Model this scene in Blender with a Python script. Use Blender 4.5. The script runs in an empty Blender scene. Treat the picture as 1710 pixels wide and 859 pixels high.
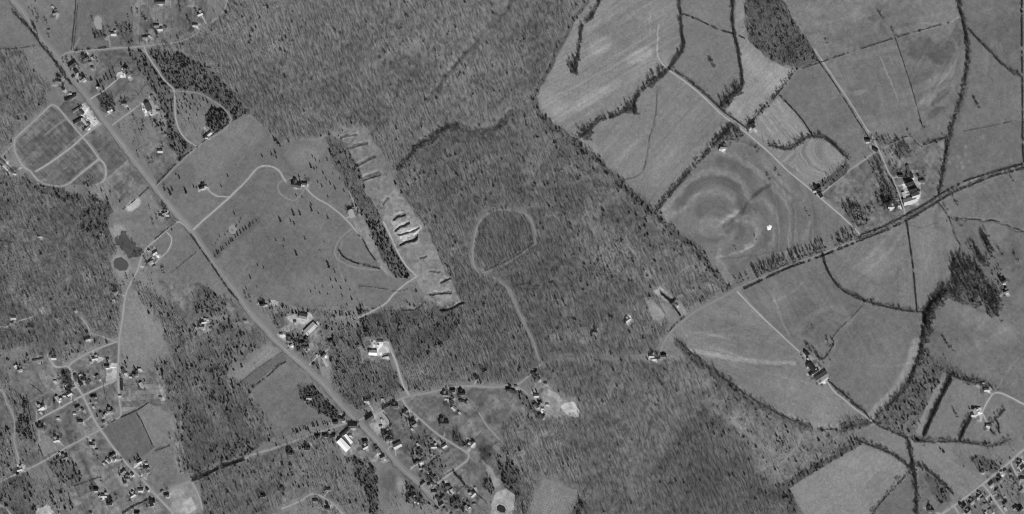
import bpy, math, random
import numpy as np
R_ = math.radians
random.seed(7); rng = np.random.default_rng(11)
S = 1.5                                   # metres per photograph pixel
def wx(x): return (x - 855.0) * S
def wy(y): return (429.5 - y) * S

# ------------------------------------------------------------------ camera, sky, sun, exposure
sc = bpy.context.scene
C = sc.collection
CAM_H = 4600.0
cam = bpy.data.cameras.new('camera'); cam_o = bpy.data.objects.new('camera', cam); C.objects.link(cam_o)
cam_o.location = (0, 0, CAM_H); cam_o.rotation_euler = (0, 0, 0)
cam.sensor_width = 36; cam.lens = 36 * CAM_H / (1710 * S)
cam.clip_start = 10; cam.clip_end = 60000
sc.camera = cam_o
SUN_EL = R_(39); SX, SY = 0.375, -0.927      # towards the sun (south-south-east)
w = bpy.data.worlds.new('World'); sc.world = w; w.use_nodes = True
nt = w.node_tree; bgn = nt.nodes['Background']
sky = nt.nodes.new('ShaderNodeTexSky'); sky.sky_type = 'NISHITA'; sky.sun_disc = False
sky.sun_elevation = SUN_EL; sky.sun_rotation = math.atan2(SX, SY); sky.altitude = 200
bw = nt.nodes.new('ShaderNodeRGBToBW')    # the photograph is on black and white film
nt.links.new(sky.outputs[0], bw.inputs[0]); nt.links.new(bw.outputs[0], bgn.inputs[0])
bgn.inputs[1].default_value = 0.05
sl = bpy.data.lights.new('sun', 'SUN'); sl.energy = 4.4; sl.angle = R_(0.5); sl.color = (1, 1, 1)
so = bpy.data.objects.new('sun', sl); C.objects.link(so)
from mathutils import Vector
so.rotation_euler = Vector((SX * math.cos(SUN_EL), SY * math.cos(SUN_EL), math.sin(SUN_EL))).to_track_quat('Z', 'Y').to_euler()
so.location = (0, 0, 500)
sc.view_settings.view_transform = 'Standard'; sc.view_settings.look = 'None'
sc.view_settings.gamma = 1; sc.view_settings.exposure = 0.08
sc.cycles.filter_width = 1.0; sc.cycles.max_bounces = 4; sc.cycles.diffuse_bounces = 2

# ------------------------------------------------------------------ rasters over the land
M = 60
NX, NY = 1710 + 2 * M + 1, 859 + 2 * M + 1
gx = np.arange(NX, dtype=np.float32) - M; gy = np.arange(NY, dtype=np.float32) - M
XX, YY = np.meshgrid(gx, gy)
TAB = rng.random((256, 256)).astype(np.float32)
def vn(u, v, s=0):                         # value noise in -1..1
    u = np.asarray(u, np.float32) + s * 17.31; v = np.asarray(v, np.float32) + s * 9.77
    iu = np.floor(u).astype(int); iv = np.floor(v).astype(int)
    fu = u - iu; fv = v - iv; fu = fu * fu * (3 - 2 * fu); fv = fv * fv * (3 - 2 * fv)
    a = TAB[iv & 255, iu & 255]; b = TAB[iv & 255, (iu + 1) & 255]
    c = TAB[(iv + 1) & 255, iu & 255]; d = TAB[(iv + 1) & 255, (iu + 1) & 255]
    return ((a + (b - a) * fu) * (1 - fv) + (c + (d - c) * fu) * fv) * 2 - 1
def aniso(ang, lng, sht, s, X=None, Y=None):   # noise stretched along the photograph direction ang (degrees, y down)
    X = XX if X is None else X; Y = YY if Y is None else Y
    a = R_(ang); u = X * math.cos(a) + Y * math.sin(a); v = -X * math.sin(a) + Y * math.cos(a)
    return vn(u / lng, v / sht, s)
WNX = vn(XX / 9, YY / 9, 1) * 2.2 + vn(XX / 4, YY / 4, 2) * 1.1
WNY = vn(XX / 9, YY / 9, 3) * 2.2 + vn(XX / 4, YY / 4, 4) * 1.1
WBX = vn(XX / 22, YY / 22, 14) * 9; WBY = vn(XX / 22, YY / 22, 15) * 9
N5 = vn(XX / 5, YY / 5, 5); N12 = vn(XX / 12, YY / 12, 6); N30 = vn(XX / 30, YY / 30, 7); N80 = vn(XX / 80, YY / 80, 8); N2 = vn(XX / 2.1, YY / 2.1, 9)

def bbox(p, pad):
    x0 = max(0, int(math.floor(min(q[0] for q in p) - pad)) + M); x1 = min(NX, int(math.ceil(max(q[0] for q in p) + pad)) + M + 1)
    y0 = max(0, int(math.floor(min(q[1] for q in p) - pad)) + M); y1 = min(NY, int(math.ceil(max(q[1] for q in p) + pad)) + M + 1)
    return (slice(y0, max(y0, y1)), slice(x0, max(x0, x1)))
def inside(p, X, Y):
    c = np.zeros(X.shape, bool); n = len(p)
    for i in range(n):
        x1, y1 = p[i]; x2, y2 = p[(i + 1) % n]
        if y1 == y2: continue
        m = ((Y < y1) != (Y < y2)) & (X < (x2 - x1) * (Y - y1) / (y2 - y1) + x1)
        c ^= m
    return c
def fill(p, warp=1.0, big=0.0):
    b = bbox(p, 6 + 10 * big)
    return b, inside(p, XX[b] + WNX[b] * warp + WBX[b] * big, YY[b] + WNY[b] * warp + WBY[b] * big)
def dseg(pl, X, Y):
    d = np.full(X.shape, 1e9, np.float32)
    for (x1, y1), (x2, y2) in zip(pl[:-1], pl[1:]):
        dx, dy = x2 - x1, y2 - y1; L = dx * dx + dy * dy + 1e-9
        t = np.clip(((X - x1) * dx + (Y - y1) * dy) / L, 0, 1)
        d = np.minimum(d, (X - x1 - t * dx) ** 2 + (Y - y1 - t * dy) ** 2)
    return np.sqrt(d)
def stroke(pl, w, soft=1.0, warp=0.3):     # weight 1 within w/2 of the line, falling over soft
    b = bbox(pl, w + soft + 3)
    d = dseg(pl, XX[b] + WNX[b] * warp, YY[b] + WNY[b] * warp)
    return b, np.clip((w / 2 + soft - d) / soft, 0, 1)
def smooth_line(pl, step=2.5):             # Catmull-Rom through the points
    if len(pl) < 3:
        (x1, y1), (x2, y2) = pl; n = max(2, int(math.hypot(x2 - x1, y2 - y1) / step))
        return [(x1 + (x2 - x1) * i / n, y1 + (y2 - y1) * i / n) for i in range(n + 1)]
    P = [pl[0]] + list(pl) + [pl[-1]]; out = []
    for i in range(1, len(P) - 2):
        p0, p1, p2, p3 = P[i - 1:i + 3]; n = max(1, int(math.hypot(p2[0] - p1[0], p2[1] - p1[1]) / step))
        for k in range(n):
            t = k / n
            out.append(tuple(0.5 * (2 * p1[j] + (p2[j] - p0[j]) * t + (2 * p0[j] - 5 * p1[j] + 4 * p2[j] - p3[j]) * t * t + (-p0[j] + 3 * p1[j] - 3 * p2[j] + p3[j]) * t ** 3) for j in (0, 1)))
    out.append(tuple(pl[-1])); return out

tone = 0.182 * (1 + 0.07 * N30 + 0.06 * N80 + 0.08 * N12 + 0.05 * N5)
kindm = np.zeros((NY, NX), np.int16)       # which sheet each cell of land belongs to
hard = np.full((NY, NX), .10, np.float32); coni = np.full((NY, NX), .02, np.float32); scrub = np.full((NY, NX), 0.10, np.float32)
reg = np.zeros((NY, NX), np.int16)
field_names = {}
hgt = (6 * vn(XX / 210, YY / 210, 31) + 3.0 * vn(XX / 90, YY / 90, 32) + 0.5 * vn(XX / 34, YY / 34, 33)).astype(np.float32)

# ------------------------------------------------------------------ woods: region id, polygon, hardwood, conifer, brush, floor tone
WOODS = [
 (1, 'leafless hardwood forest filling the middle of the land', [(262,78),(300,72),(330,58),(346,42),(376,12),(384,-60),(1010,-60),(985,0),(962,34),(925,108),(893,160),(862,150),(845,190),(815,215),(780,212),(745,210),(715,225),(690,245),(672,275),(662,292),(640,262),(612,215),(570,222),(541,232),(478,235),(467,243),(450,225),(405,190),(380,178),(340,160),(300,150),(268,125)], 1.0, .02, .0, .150),
 (2, 'dark tangled forest floor and crowns below the sloping field edge', [(893,160),(905,190),(960,233),(1000,265),(1040,303),(1098,355),(1165,415),(1224,482),(1190,505),(1160,520),(1145,528),(1145,515),(1103,478),(1080,500),(1060,480),(1000,440),(940,380),(890,360),(870,300),(862,230),(850,190),(862,150)], .95, .08, .2, .165),
 (3, 'hardwood forest below the creek in the middle of the land', [(662,292),(672,275),(690,245),(715,225),(745,210),(780,212),(815,215),(845,190),(862,230),(870,300),(890,360),(940,380),(1000,440),(1060,480),(1092,490),(1120,545),(1100,575),(1090,590),(1000,598),(905,600),(880,635),(860,642),(790,646),(720,653),(682,658),(668,620),(655,590),(640,575),(615,562),(640,520),(700,520),(772,510),(745,455),(720,400),(700,365),(665,315)], 1.0, .03, .0, .145),
 (4, 'ragged leafless wood along the left edge beside the looping lanes', [(-60,80),(30,84),(46,100),(62,122),(90,150),(80,172),(60,197),(28,226),(0,252),(-60,300)], .55, .05, .5, .150),
 (5, 'broad mottled hardwood forest at the left edge', [(-60,290),(0,290),(40,296),(70,310),(115,335),(150,340),(190,350),(180,390),(190,430),(188,460),(205,480),(200,560),(160,575),(80,590),(40,580),(-60,600)], .75, .07, .3, .148),
 (6, 'dark evergreen thicket between the looping drive and the lane', [(246,82),(300,88),(345,110),(385,155),(412,185),(400,198),(385,203),(370,180),(352,164),(320,156),(290,150),(262,118)], .35, .5, .5, .120),
 (7, 'narrow evergreen strip beside the trenched clearing', [(568,235),(580,240),(600,285),(612,322),(640,368),(658,408),(693,458),(660,468),(642,440),(627,407),(612,372),(590,335),(574,300),(560,262)], .35, .55, .3, .110),
 (8, 'evergreen and hardwood thicket in the lower left woods', [(340,555),(400,540),(440,575),(395,600),(385,640),(415,645),(425,680),(455,705),(455,730),(420,755),(370,775),(330,795),(300,790),(300,740),(300,690),(300,640),(298,600)], .45, .38, .4, .125),
 (9, 'dense dark evergreens in the lower left corner woods', [(20,640),(45,645),(60,720),(62,760),(40,775),(30,740),(24,700)], .25, .7, .4, .110),
 (10, 'leafless hardwood forest along the bottom of the land', [(905,605),(1000,602),(1085,605),(1130,600),(1150,590),(1190,620),(1224,645),(1210,670),(1170,680),(1140,720),(1110,760),(1085,820),(1080,920),(850,920),(862,859),(850,820),(850,780),(838,740),(835,715),(870,700),(900,700),(935,700),(968,690),(966,672),(940,655),(915,640),(890,625)], .95, .05, .1, .150),
 (11, 'even-crowned hardwood stand at the bottom behind the pale field', [(1180,680),(1225,715),(1250,750),(1262,790),(1280,800),(1310,830),(1345,859),(1345,920),(1080,920),(1085,820),(1110,760),(1140,718)], 1.0, .02, .0, .152),
 (12, 'dark round-crowned wood between two fields near the top', [(1245,-60),(1290,-60),(1305,0),(1325,35),(1355,78),(1372,102),(1335,112),(1310,111),(1285,100),(1258,75),(1245,60)], 1.0, .16, .8, .120),
 (14, 'brushy creek woods in the bottom right', [(1538,575),(1565,592),(1578,615),(1566,640),(1545,680),(1528,720),(1545,737),(1512,733),(1462,708),(1490,672),(1515,640),(1530,608)], .5, .14, .7, .130),
 (15, 'overgrown brush land below the long curving field edge', [(1130,570),(1150,585),(1224,645),(1258,667),(1309,696),(1356,714),(1400,718),(1462,706),(1430,735),(1380,770),(1320,805),(1285,795),(1262,785),(1250,750),(1225,712),(1180,678),(1215,665),(1190,625),(1150,600)], .28, .05, .9, .160),
 (16, 'dark hardwood stand below the crossroads', [(560,770),(590,760),(625,790),(640,835),(640,859),(590,859),(560,830)], .6, .45, .4, .110),
 (17, 'dark wood beside the quarry lot at the bottom', [(826,760),(850,760),(870,790),(868,830),(855,840),(842,815)], .6, .35, .4, .120),
 (18, 'hardwood wood beside the lane at the bottom', [(330,800),(410,772),(450,780),(485,810),(510,830),(470,850),(450,870),(340,870),(338,840)], .8, .05, .1, .140),
 (19, 'mixed wood beside the road to the crossroads', [(480,600),(560,560),(585,540),(610,560),(615,600),(650,605),(665,640),(675,658),(640,675),(600,692),(570,668),(540,630)], .65, .22, .4, .135),
 (20, 'dark wood below the trenched clearing', [(600,530),(640,515),(680,520),(740,518),(772,512),(760,545),(740,575),(700,600),(665,590),(640,560),(610,555)], .6, .35, .3, .125),
 (21, 'wood edge along the sloping top of the pale bottom field', [(1296,810),(1318,800),(1380,765),(1432,736),(1440,742),(1390,775),(1320,815),(1330,850),(1320,862)], .7, .25, .8, .110),
 (22, 'brushy dark patch at the bottom left corner', [(-60,760),(30,785),(60,800),(80,835),(60,870),(-60,920)], .5, .35, .6, .130),
 (23, 'mixed brush and trees left of the highway middle', [(250,470),(290,520),(330,560),(300,640),(280,600),(270,540),(240,500),(215,480)], .45, .15, .6, .145),
 (85, 'mixed wood along the lower left edge', [(-60,595),(20,600),(18,650),(44,668),(30,700),(24,740),(60,740),(74,772),(30,785),(-60,800)], .5, .16, .6, .145),
 (86, 'thin mixed wood below the road from the crossroads', [(410,765),(500,735),(560,718),(562,760),(600,800),(620,859),(560,870),(520,828),(500,835),(470,850),(480,810)], .55, .12, .5, .150),
 (87, 'dim scrubby pasture wood beside the highway', [(380,545),(430,545),(460,566),(400,600),(345,600),(330,560)], .25, .2, .5, .130),
 (89, 'brushy wood right of the lower lots', [(790,700),(835,690),(880,690),(900,700),(870,700),(835,715),(838,740),(850,780),(826,760),(822,745)], .4, .12, .6, .150),
 (90, 'patchy wood at the bottom left', [(60,800),(110,790),(125,850),(130,920),(60,920)], .35, .25, .6, .150),
 (91, 'patchy woods above the lower left settlement', [(60,590),(200,560),(200,575),(170,585),(115,606),(85,602),(60,612),(20,618),(18,598)], .4, .12, .6, .150),
 (92, 'scrub between the tall pasture and the middle woods', [(268,560),(300,560),(310,600),(305,760),(300,800),(290,740),(296,700),(282,690),(275,660),(258,614),(288,600)], .5, .18, .6, .150),
 (24, 'brush land below the looping drive', [(478,236),(541,232),(560,262),(590,335),(627,407),(642,440),(655,465),(600,470),(575,400),(555,330),(520,270)], .03, .08, .2, .170),
 (25, 'scattered brush above the white-roofed school grounds', [(440,505),(500,512),(560,520),(605,520),(600,545),(560,560),(530,570),(520,540),(480,520),(455,530)], .3, .14, .5, .155),
]
for rid, lab, p, h_, c_, s_, t_ in WOODS:
    b, m = fill(p, 1.2, 1.0 if rid in (4, 5, 8, 9, 16, 18, 19, 20, 22, 23, 85, 86, 87, 89, 90, 91, 92) else 0.0)
    hard[b][m] = h_; coni[b][m] = c_; scrub[b][m] = s_; reg[b][m] = rid
    tone[b][m] = ((t_ * {1: 1.24, 2: 1.14, 3: 1.12, 10: 1.18, 11: .98}.get(rid, 1.15)) * (1 + 0.16 * N30 + 0.11 * N80 + 0.15 * N12 + 0.15 * N5 + 0.06 * N2))[b][m]
# patchiness of the woods (kept off the two even stands)
for rid in (1, 3, 10):
    m = reg == rid; coni[m] *= np.clip(0.2 + 2.6 * N30[m] + 1.5 * N12[m], 0, 6)
m = reg > 0; hard[m] *= np.clip(.92 + .55 * N5[m] + .3 * N12[m], .2, 1.4)
for rid in (5, 8, 4, 22, 19, 20, 23, 2, 10, 85, 86, 87, 89, 90, 91, 92):
    m = reg == rid; hard[m] *= np.clip(1.4 if rid in (4, 5, 8, 19, 20, 23, 22) else 0.9 + (0.35 if rid in (2, 10) else .8) * N30[m] + .45 * N12[m], 0.15, 1.3); coni[m] *= .7 * np.clip(0.5 + 1.2 * vn(XX[m] / 14, YY[m] / 14, 12) + .6 * N5[m], 0, 2.0); tone[m] *= 1 - .10 * np.clip(vn(XX[m] / 22, YY[m] / 22, 12), 0, 1) + .10 * np.clip(vn(XX[m] / 16, YY[m] / 16, 13), 0, 1)

# ------------------------------------------------------------------ fields: name, label, polygon, tone, stripe angle, stripe amount, mottling
FIELDS = [
 ('crop_field', 'large smooth field with streaky pale patches at the top', [(1010,-60),(1133,-60),(1133,0),(1138,50),(1140,82),(1128,100),(1117,116),(1095,135),(1070,152),(1057,176),(1035,190),(1000,203),(980,222),(961,233),(905,190),(893,162),(925,108),(962,34),(985,0)], .205, -31, .10, .03),
 ('crop_field', 'smooth field below the brushy creek row', [(961,235),(980,224),(1000,205),(1035,192),(1062,185),(1095,137),(1117,118),(1140,134),(1208,195),(1220,210),(1197,236),(1174,263),(1147,289),(1118,326),(1096,353),(1040,303),(1000,265)], .190, -48, .06, .04),
 ('contour_field', 'big field ploughed in nested curving bands', [(1222,212),(1245,228),(1285,256),(1316,286),(1356,320),(1397,355),(1432,388),(1440,396),(1376,419),(1322,439),(1234,478),(1224,481),(1165,415),(1098,355),(1120,328),(1149,291),(1176,265),(1199,238)], .178, 0, 0, .04),
 ('pasture', 'pasture with one black lone tree', [(1142,26),(1170,36),(1200,50),(1223,57),(1233,88),(1238,118),(1238,146),(1222,160),(1205,179),(1183,166),(1140,133),(1120,114),(1130,100),(1142,82)], .175, -40, .03, .03),
 ('pasture', 'small field at the top between two tree rows', [(1140,-60),(1225,-60),(1225,0),(1225,40),(1223,55),(1200,48),(1170,34),(1141,24)], .18, -40, .03, .04),
 ('crop_field', 'pale narrow-necked field beside the round-crowned wood', [(1232,-60),(1243,-60),(1243,60),(1258,77),(1285,101),(1310,112),(1327,119),(1299,154),(1270,185),(1256,203),(1247,219),(1225,205),(1209,191),(1222,165),(1242,148),(1240,115),(1234,80),(1228,40)], .215, -45, .06, .05),
 ('crop_field', 'small field of pale parallel plough lines', [(1301,161),(1330,192),(1358,231),(1340,234),(1312,245),(1285,243),(1250,214),(1262,200)], .225, 50, .13, .03),
 ('contour_field', 'pale heart-shaped field with swirling plough lines', [(1285,247),(1318,250),(1349,231),(1383,238),(1407,260),(1412,272),(1390,290),(1360,312),(1322,280),(1290,256)], .235, 40, .0, .04),
 ('pasture', 'dark pasture between two farm lanes', [(1329,119),(1374,106),(1397,140),(1427,195),(1462,250),(1440,265),(1422,272),(1407,256),(1383,234),(1361,229),(1336,195),(1303,159)], .165, -40, .03, .05),
 ('pasture', 'wide mottled pasture along the top right', [(1300,-60),(1600,-60),(1602,0),(1604,32),(1545,48),(1494,62),(1420,87),(1376,103),(1357,77),(1327,35),(1307,0)], .172, -15, .04, .10),
 ('crop_field', 'large plain field right of the farm lane', [(1378,106),(1420,90),(1494,66),(1518,132),(1538,209),(1518,226),(1477,246),(1466,244),(1440,200),(1400,140)], .172, 72, .05, .06),
 ('crop_field', 'swirled field beside the winding creek', [(1497,66),(1604,35),(1614,75),(1612,118),(1601,170),(1590,205),(1580,229),(1541,242),(1520,228),(1540,210),(1520,132)], .158, -62, .07, .10),
 ('pasture', 'rough dark pasture in the top right corner', [(1606,-60),(1704,-60),(1705,126),(1687,120),(1653,87),(1619,50),(1610,30),(1604,0)], .150, 80, .03, .08),
 ('pasture', 'triangular pasture right of the creek', [(1618,53),(1653,90),(1687,123),(1706,130),(1706,199),(1650,211),(1594,222),(1604,170),(1616,118),(1618,75)], .163, 85, .02, .05),
 ('pasture', 'pasture with faint round spots above the right road', [(1588,223),(1607,222),(1650,213),(1706,201),(1707,274),(1660,288),(1622,300),(1595,314),(1570,325),(1578,285)], .155, 75, .02, .05),
 ('pasture', 'far right strip of pasture beyond the tree line', [(1709,-60),(1770,-60),(1770,270),(1710,274)], .155, 80, .02, .05),
 ('pasture', 'broad pasture around the dark trees on the right', [(1572,338),(1595,327),(1622,311),(1690,288),(1770,270),(1770,640),(1710,672),(1665,650),(1600,631),(1580,618),(1560,600),(1543,572),(1547,535),(1557,508),(1580,494),(1590,436),(1603,410),(1585,364)], .160, 50, .03, .08),
 ('crop_field', 'field with soft curved bands below the road', [(1237,484),(1322,447),(1372,428),(1383,455),(1400,480),(1442,507),(1392,560),(1340,590),(1319,572),(1275,530)], .160, 60, .06, .05),
 ('crop_field', 'wedge field along the road with curved drill lines', [(1377,426),(1430,406),(1512,372),(1522,440),(1528,515),(1504,516),(1454,504),(1420,491),(1402,477),(1386,452)], .175, -58, .05, .05),
 ('pasture', 'smooth field between fence line and creek', [(1516,370),(1566,346),(1578,366),(1592,395),(1600,412),(1588,434),(1586,470),(1572,487),(1555,508),(1547,520),(1532,517),(1524,446)], .180, 84, .04, .04),
 ('crop_field', 'large round-edged field right of the lower farm', [(1445,508),(1454,507),(1504,519),(1545,522),(1541,545),(1538,570),(1528,606),(1512,640),(1492,668),(1461,699),(1429,682),(1392,650),(1378,628),(1398,570)], .163, 60, .04, .05),
 ('crop_field', 'large bow-edged field left of the lower farm', [(1228,488),(1275,533),(1318,574),(1345,600),(1372,632),(1390,655),(1429,688),(1456,703),(1430,709),(1390,715),(1356,711),(1309,693),(1258,664),(1224,639),(1180,610),(1150,585),(1120,563),(1142,540),(1180,514)], .185, 18, .05, .05),
 ('crop_field', 'pale bare field in the bottom right', [(1319,816),(1350,795),(1437,743),(1487,762),(1521,785),(1490,818),(1455,859),(1440,920),(1360,920),(1345,859)], .205, -38, .03, .03),
 ('crop_field', 'small triangular field right of the pale bare field', [(1420,728),(1435,716),(1462,711),(1511,734),(1519,781),(1487,757),(1440,737)], .175, 25, .04, .03),
 ('crop_field', 'long pale wedge field beside the lower right road', [(1519,737),(1560,752),(1600,776),(1642,801),(1607,832),(1579,812),(1538,776),(1525,765)], .190, 32, .05, .03),
 ('pasture', 'brushy triangle of pasture near the bottom right', [(1535,782),(1579,816),(1592,836),(1575,855),(1560,859),(1560,920),(1533,920),(1533,820)], .155, 30, .03, .06),
 ('pasture', 'dark corner of pasture beside the pale bare field', [(1523,790),(1527,859),(1527,920),(1450,920),(1458,859),(1490,822)], .145, 30, .03, .06),
 ('pasture', 'long field between the straight black tree row and the creek woods', [(1577,628),(1590,632),(1562,690),(1545,727),(1530,722),(1545,680),(1560,650)], .20, -65, .05, .04),
 ('pasture', 'fenced pasture right of the straight black tree row', [(1592,632),(1635,642),(1632,680),(1615,712),(1602,735),(1560,734),(1546,728),(1564,690)], .175, -60, .04, .04),
 ('pasture', 'yard pasture around the curved ridge at lower right', [(1637,644),(1665,654),(1710,676),(1770,700),(1770,740),(1710,735),(1690,745),(1660,742),(1606,736),(1618,712),(1634,682)], .170, -60, .03, .07),
 ('pasture', 'broad farm pasture crossed by the looping drive', [(262,310),(300,270),(352,228),(405,191),(428,202),(450,226),(467,245),(478,237),(541,233),(560,268),(575,305),(590,340),(605,375),(630,425),(655,466),(692,466),(668,482),(648,504),(600,528),(570,512),(480,512),(440,500),(412,490),(398,478),(372,445),(335,400),(318,382),(285,345)], .162, -55, .03, .05),
 ('pasture', 'pasture right of the highway below the fence line', [(232,250),(255,225),(300,210),(330,245),(352,226),(300,268),(262,305)], .17, -50, .03, .07),
 ('crop_field', 'field in the top left corner beside the highway', [(-60,-60),(-5,-60),(20,8),(60,62),(64,76),(40,81),(-60,84)], .168, 60, .03, .03),
 ('pasture', 'wedge pasture between the wood and the highway', [(36,83),(64,78),(92,104),(100,122),(78,138),(62,122),(46,100)], .190, 50, .02, .03),
 ('pasture', 'field right of the highway at the top', [(46,8),(118,-10),(126,-2),(119,84),(98,92),(72,60)], .170, 55, .05, .05),
 ('pasture', 'dark pasture around the pale pond at the top', [(128,-60),(210,-60),(215,0),(222,30),(222,76),(185,80),(130,83),(121,84),(127,0)], .152, -80, .03, .05),
 ('pasture', 'narrow lots beside the upper lane', [(215,-60),(330,-60),(350,5),(340,38),(310,56),(262,73),(224,76),(224,30)], .172, 88, .05, .07),
 ('pasture', 'meadow between upper cottages and dark thicket', [(165,86),(205,83),(232,108),(245,140),(230,160),(205,185),(190,205),(168,170),(150,155),(160,120)], .150, -35, .03, .07),
 ('pasture', 'rough lots enclosed by the looping lanes', [(84,179),(100,184),(112,199),(141,229),(160,255),(173,275),(173,298),(160,309),(110,309),(90,310),(66,301),(46,284),(30,262),(27,240),(58,204)], .142, 48, .14, .06),
 ('pasture', 'garden plots between loops and highway', [(98,182),(115,160),(150,178),(165,212),(206,250),(235,285),(262,312),(300,360),(280,378),(240,355),(205,345),(190,320),(176,302),(176,275),(160,250),(138,222),(114,196)], .158, 42, .06, .08),
 ('pasture', 'pasture with pale bare patch left of the highway', [(190,345),(240,310),(262,345),(278,362),(263,388),(250,400),(236,415),(220,402),(205,388),(178,372)], .180, 40, .04, .08),
 ('pasture', 'smooth pasture beside the highway middle', [(287,386),(302,375),(318,388),(350,438),(386,482),(412,520),(395,508),(360,490),(320,470),(296,478),(278,478),(262,462),(262,445),(272,430),(285,415)], .172, -40, .03, .04),
 ('pasture', 'farmyard land left of the highway', [(262,465),(296,480),(330,472),(372,492),(410,520),(430,545),(420,562),(370,545),(330,555),(290,520)], .165, -40, .03, .12),
 ('pasture', 'tall triangular pasture left of the middle woods', [(216,478),(228,492),(250,528),(268,560),(288,600),(296,625),(282,600),(240,610),(214,600),(203,590),(206,540)], .195, 80, .03, .05),
 ('pasture', 'dark square field beside the lower left lane', [(168,716),(200,695),(226,686),(240,712),(256,750),(222,772),(205,768)], .138, 60, .03, .04),
 ('pasture', 'paler field right of the dark square one', [(228,684),(246,674),(280,690),(296,700),(290,740),(258,750),(243,715)], .185, 60, .03, .06),
 ('pasture', 'meadow lots in the lower left', [(203,622),(258,614),(275,660),(282,690),(246,672),(203,690)], .175, 86, .05, .09),
 ('pasture', 'open lots of the lower left settlement', [(60,612),(90,600),(115,611),(172,580),(196,570),(200,694),(168,716),(110,748),(74,772),(52,720),(44,668),(18,650),(20,615)], .160, 60, .03, .09),
 ('pasture', 'lots below the lower left settlement lane', [(112,752),(166,722),(215,782),(262,830),(285,857),(285,920),(130,920),(125,850),(110,800)], .165, 60, .05, .10),
 ('pasture', 'pale plot below the lower left settlement', [(64,738),(80,727),(92,735),(95,752),(74,763)], .19, 60, .05, .04),
 ('pasture', 'field below the dark square field', [(258,754),(290,744),(300,790),(290,812),(262,822),(225,785)], .175, 10, .05, .08),
 ('crop_field', 'pale strip field beside the highway', [(388,626),(420,598),(455,572),(470,586),(430,612),(400,636)], .205, -38, .03, .03),
 ('crop_field', 'dark strip field beside the highway', [(400,638),(430,614),(471,588),(482,600),(450,620),(418,648)], .138, -38, .05, .03),
 ('pasture', 'wide dim pasture below the dark strip field', [(420,649),(450,622),(483,601),(500,612),(520,645),(515,665),(530,690),(540,700),(500,722),(460,735),(455,712),(440,690),(424,672)], .155, -55, .03, .06),
 ('pasture', 'open yards around the long low school building', [(472,528),(515,520),(535,545),(560,560),(530,580),(520,600),(505,590),(485,565),(462,548)], .165, -40, .05, .15),
 ('pasture', 'smooth cleared yard beside the wooded drive', [(530,600),(548,590),(556,620),(552,650),(540,640)], .20, 80, .03, .04),
 ('pasture', 'open lots between the crossroads and the creek lane', [(606,698),(640,680),(682,664),(720,656),(790,649),(825,650),(858,648),(870,660),(880,690),(840,712),(836,740),(822,745),(835,790),(805,830),(790,859),(760,859),(700,805),(660,760),(615,715)], .158, -42, .04, .08),
 ('pasture', 'smooth triangle of pasture behind the roadside lots', [(618,765),(650,768),(690,800),(700,830),(672,800),(660,810),(652,830),(640,835),(630,800)], .165, 40, .03, .05),
 ('pasture', 'crossroads yards with shops and gravel', [(560,722),(592,702),(640,750),(660,775),(610,770),(570,750)], .170, 40, .04, .15),
 ('pasture', 'pale long yards right of the creek road', [(893,632),(910,640),(945,668),(968,683),(966,697),(940,698),(905,700),(890,670)], .225, 40, .08, .14),
 ('crop_field', 'orchard plot of fine crossed rows at the bottom', [(907,798),(930,805),(965,820),(975,830),(960,859),(955,920),(880,920),(884,859),(893,828)], .195, 20, .0, .04),
 ('woodland_floor', 'young even forest inside the pale oval track', [(800,378),(820,357),(858,355),(882,368),(890,388),(882,408),(850,432),(815,450),(798,448),(794,420)], .145, 60, .04, .07),
 ('pasture', 'small pale plot beside the forest corner', [(1091,488),(1103,478),(1145,515),(1146,530),(1138,528),(1122,513)], .23, 40, .04, .04),
 ('pasture', 'second pale plot beside the forest corner', [(1078,503),(1088,500),(1112,528),(1105,548),(1090,535)], .195, 40, .04, .08),
 ('pasture', 'open ground beside the forest cottage', [(1102,565),(1118,562),(1150,590),(1160,600),(1130,606),(1108,598)], .185, 40, .04, .08),
 ('pasture', 'clearing with bare ground at the bottom edge', [(285,820),(322,804),(333,830),(338,850),(322,862),(300,890),(285,900)], .215, 60, .03, .12),
 ('pasture', 'farmstead paddocks above the right-hand road', [(1416,288),(1466,252),(1482,285),(1498,320),(1510,358),(1440,388),(1400,352),(1372,325)], .155, -40, .04, .12),
 ('pasture', 'farm paddock left of the creek', [(1520,232),(1542,245),(1578,233),(1570,290),(1562,326),(1545,335),(1530,345),(1515,358),(1503,325),(1488,286),(1478,250)], .165, -70, .04, .10),
]
for i, (nm, lab, p, t_, ang, amt, mot) in enumerate(FIELDS):
    b, m = fill(p, 0.35)
    v = t_ * (1 + (mot * 1.5 + .01) * (0.5 * N30 + 0.55 * N12 + 0.4 * N80)[b] + (.04 + mot * .6) * N5[b] + .085 * N2[b])
    if amt: v = v * (1 + amt * 1.25 * (0.6 * aniso(ang, 60, 5, 20 + i, XX[b], YY[b]) + 0.5 * aniso(ang, 90, 2.2, 50 + i, XX[b], YY[b]) + .5 * aniso(ang, 70, 14, 80 + i, XX[b], YY[b]) + .6 * vn((XX[b] * math.cos(R_(ang)) + YY[b] * math.sin(R_(ang))) / 160, (-XX[b] * math.sin(R_(ang)) + YY[b] * math.cos(R_(ang)) + 9 * vn(XX[b] / 70, YY[b] / 70, i)) / 1.25, 95 + i)))
    tone[b][m] = v[m]; kindm[b][m] = i + 1
    hard[b][m] = 0; coni[b][m] = 0; scrub[b][m] = 0.0; reg[b][m] = 0
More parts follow.
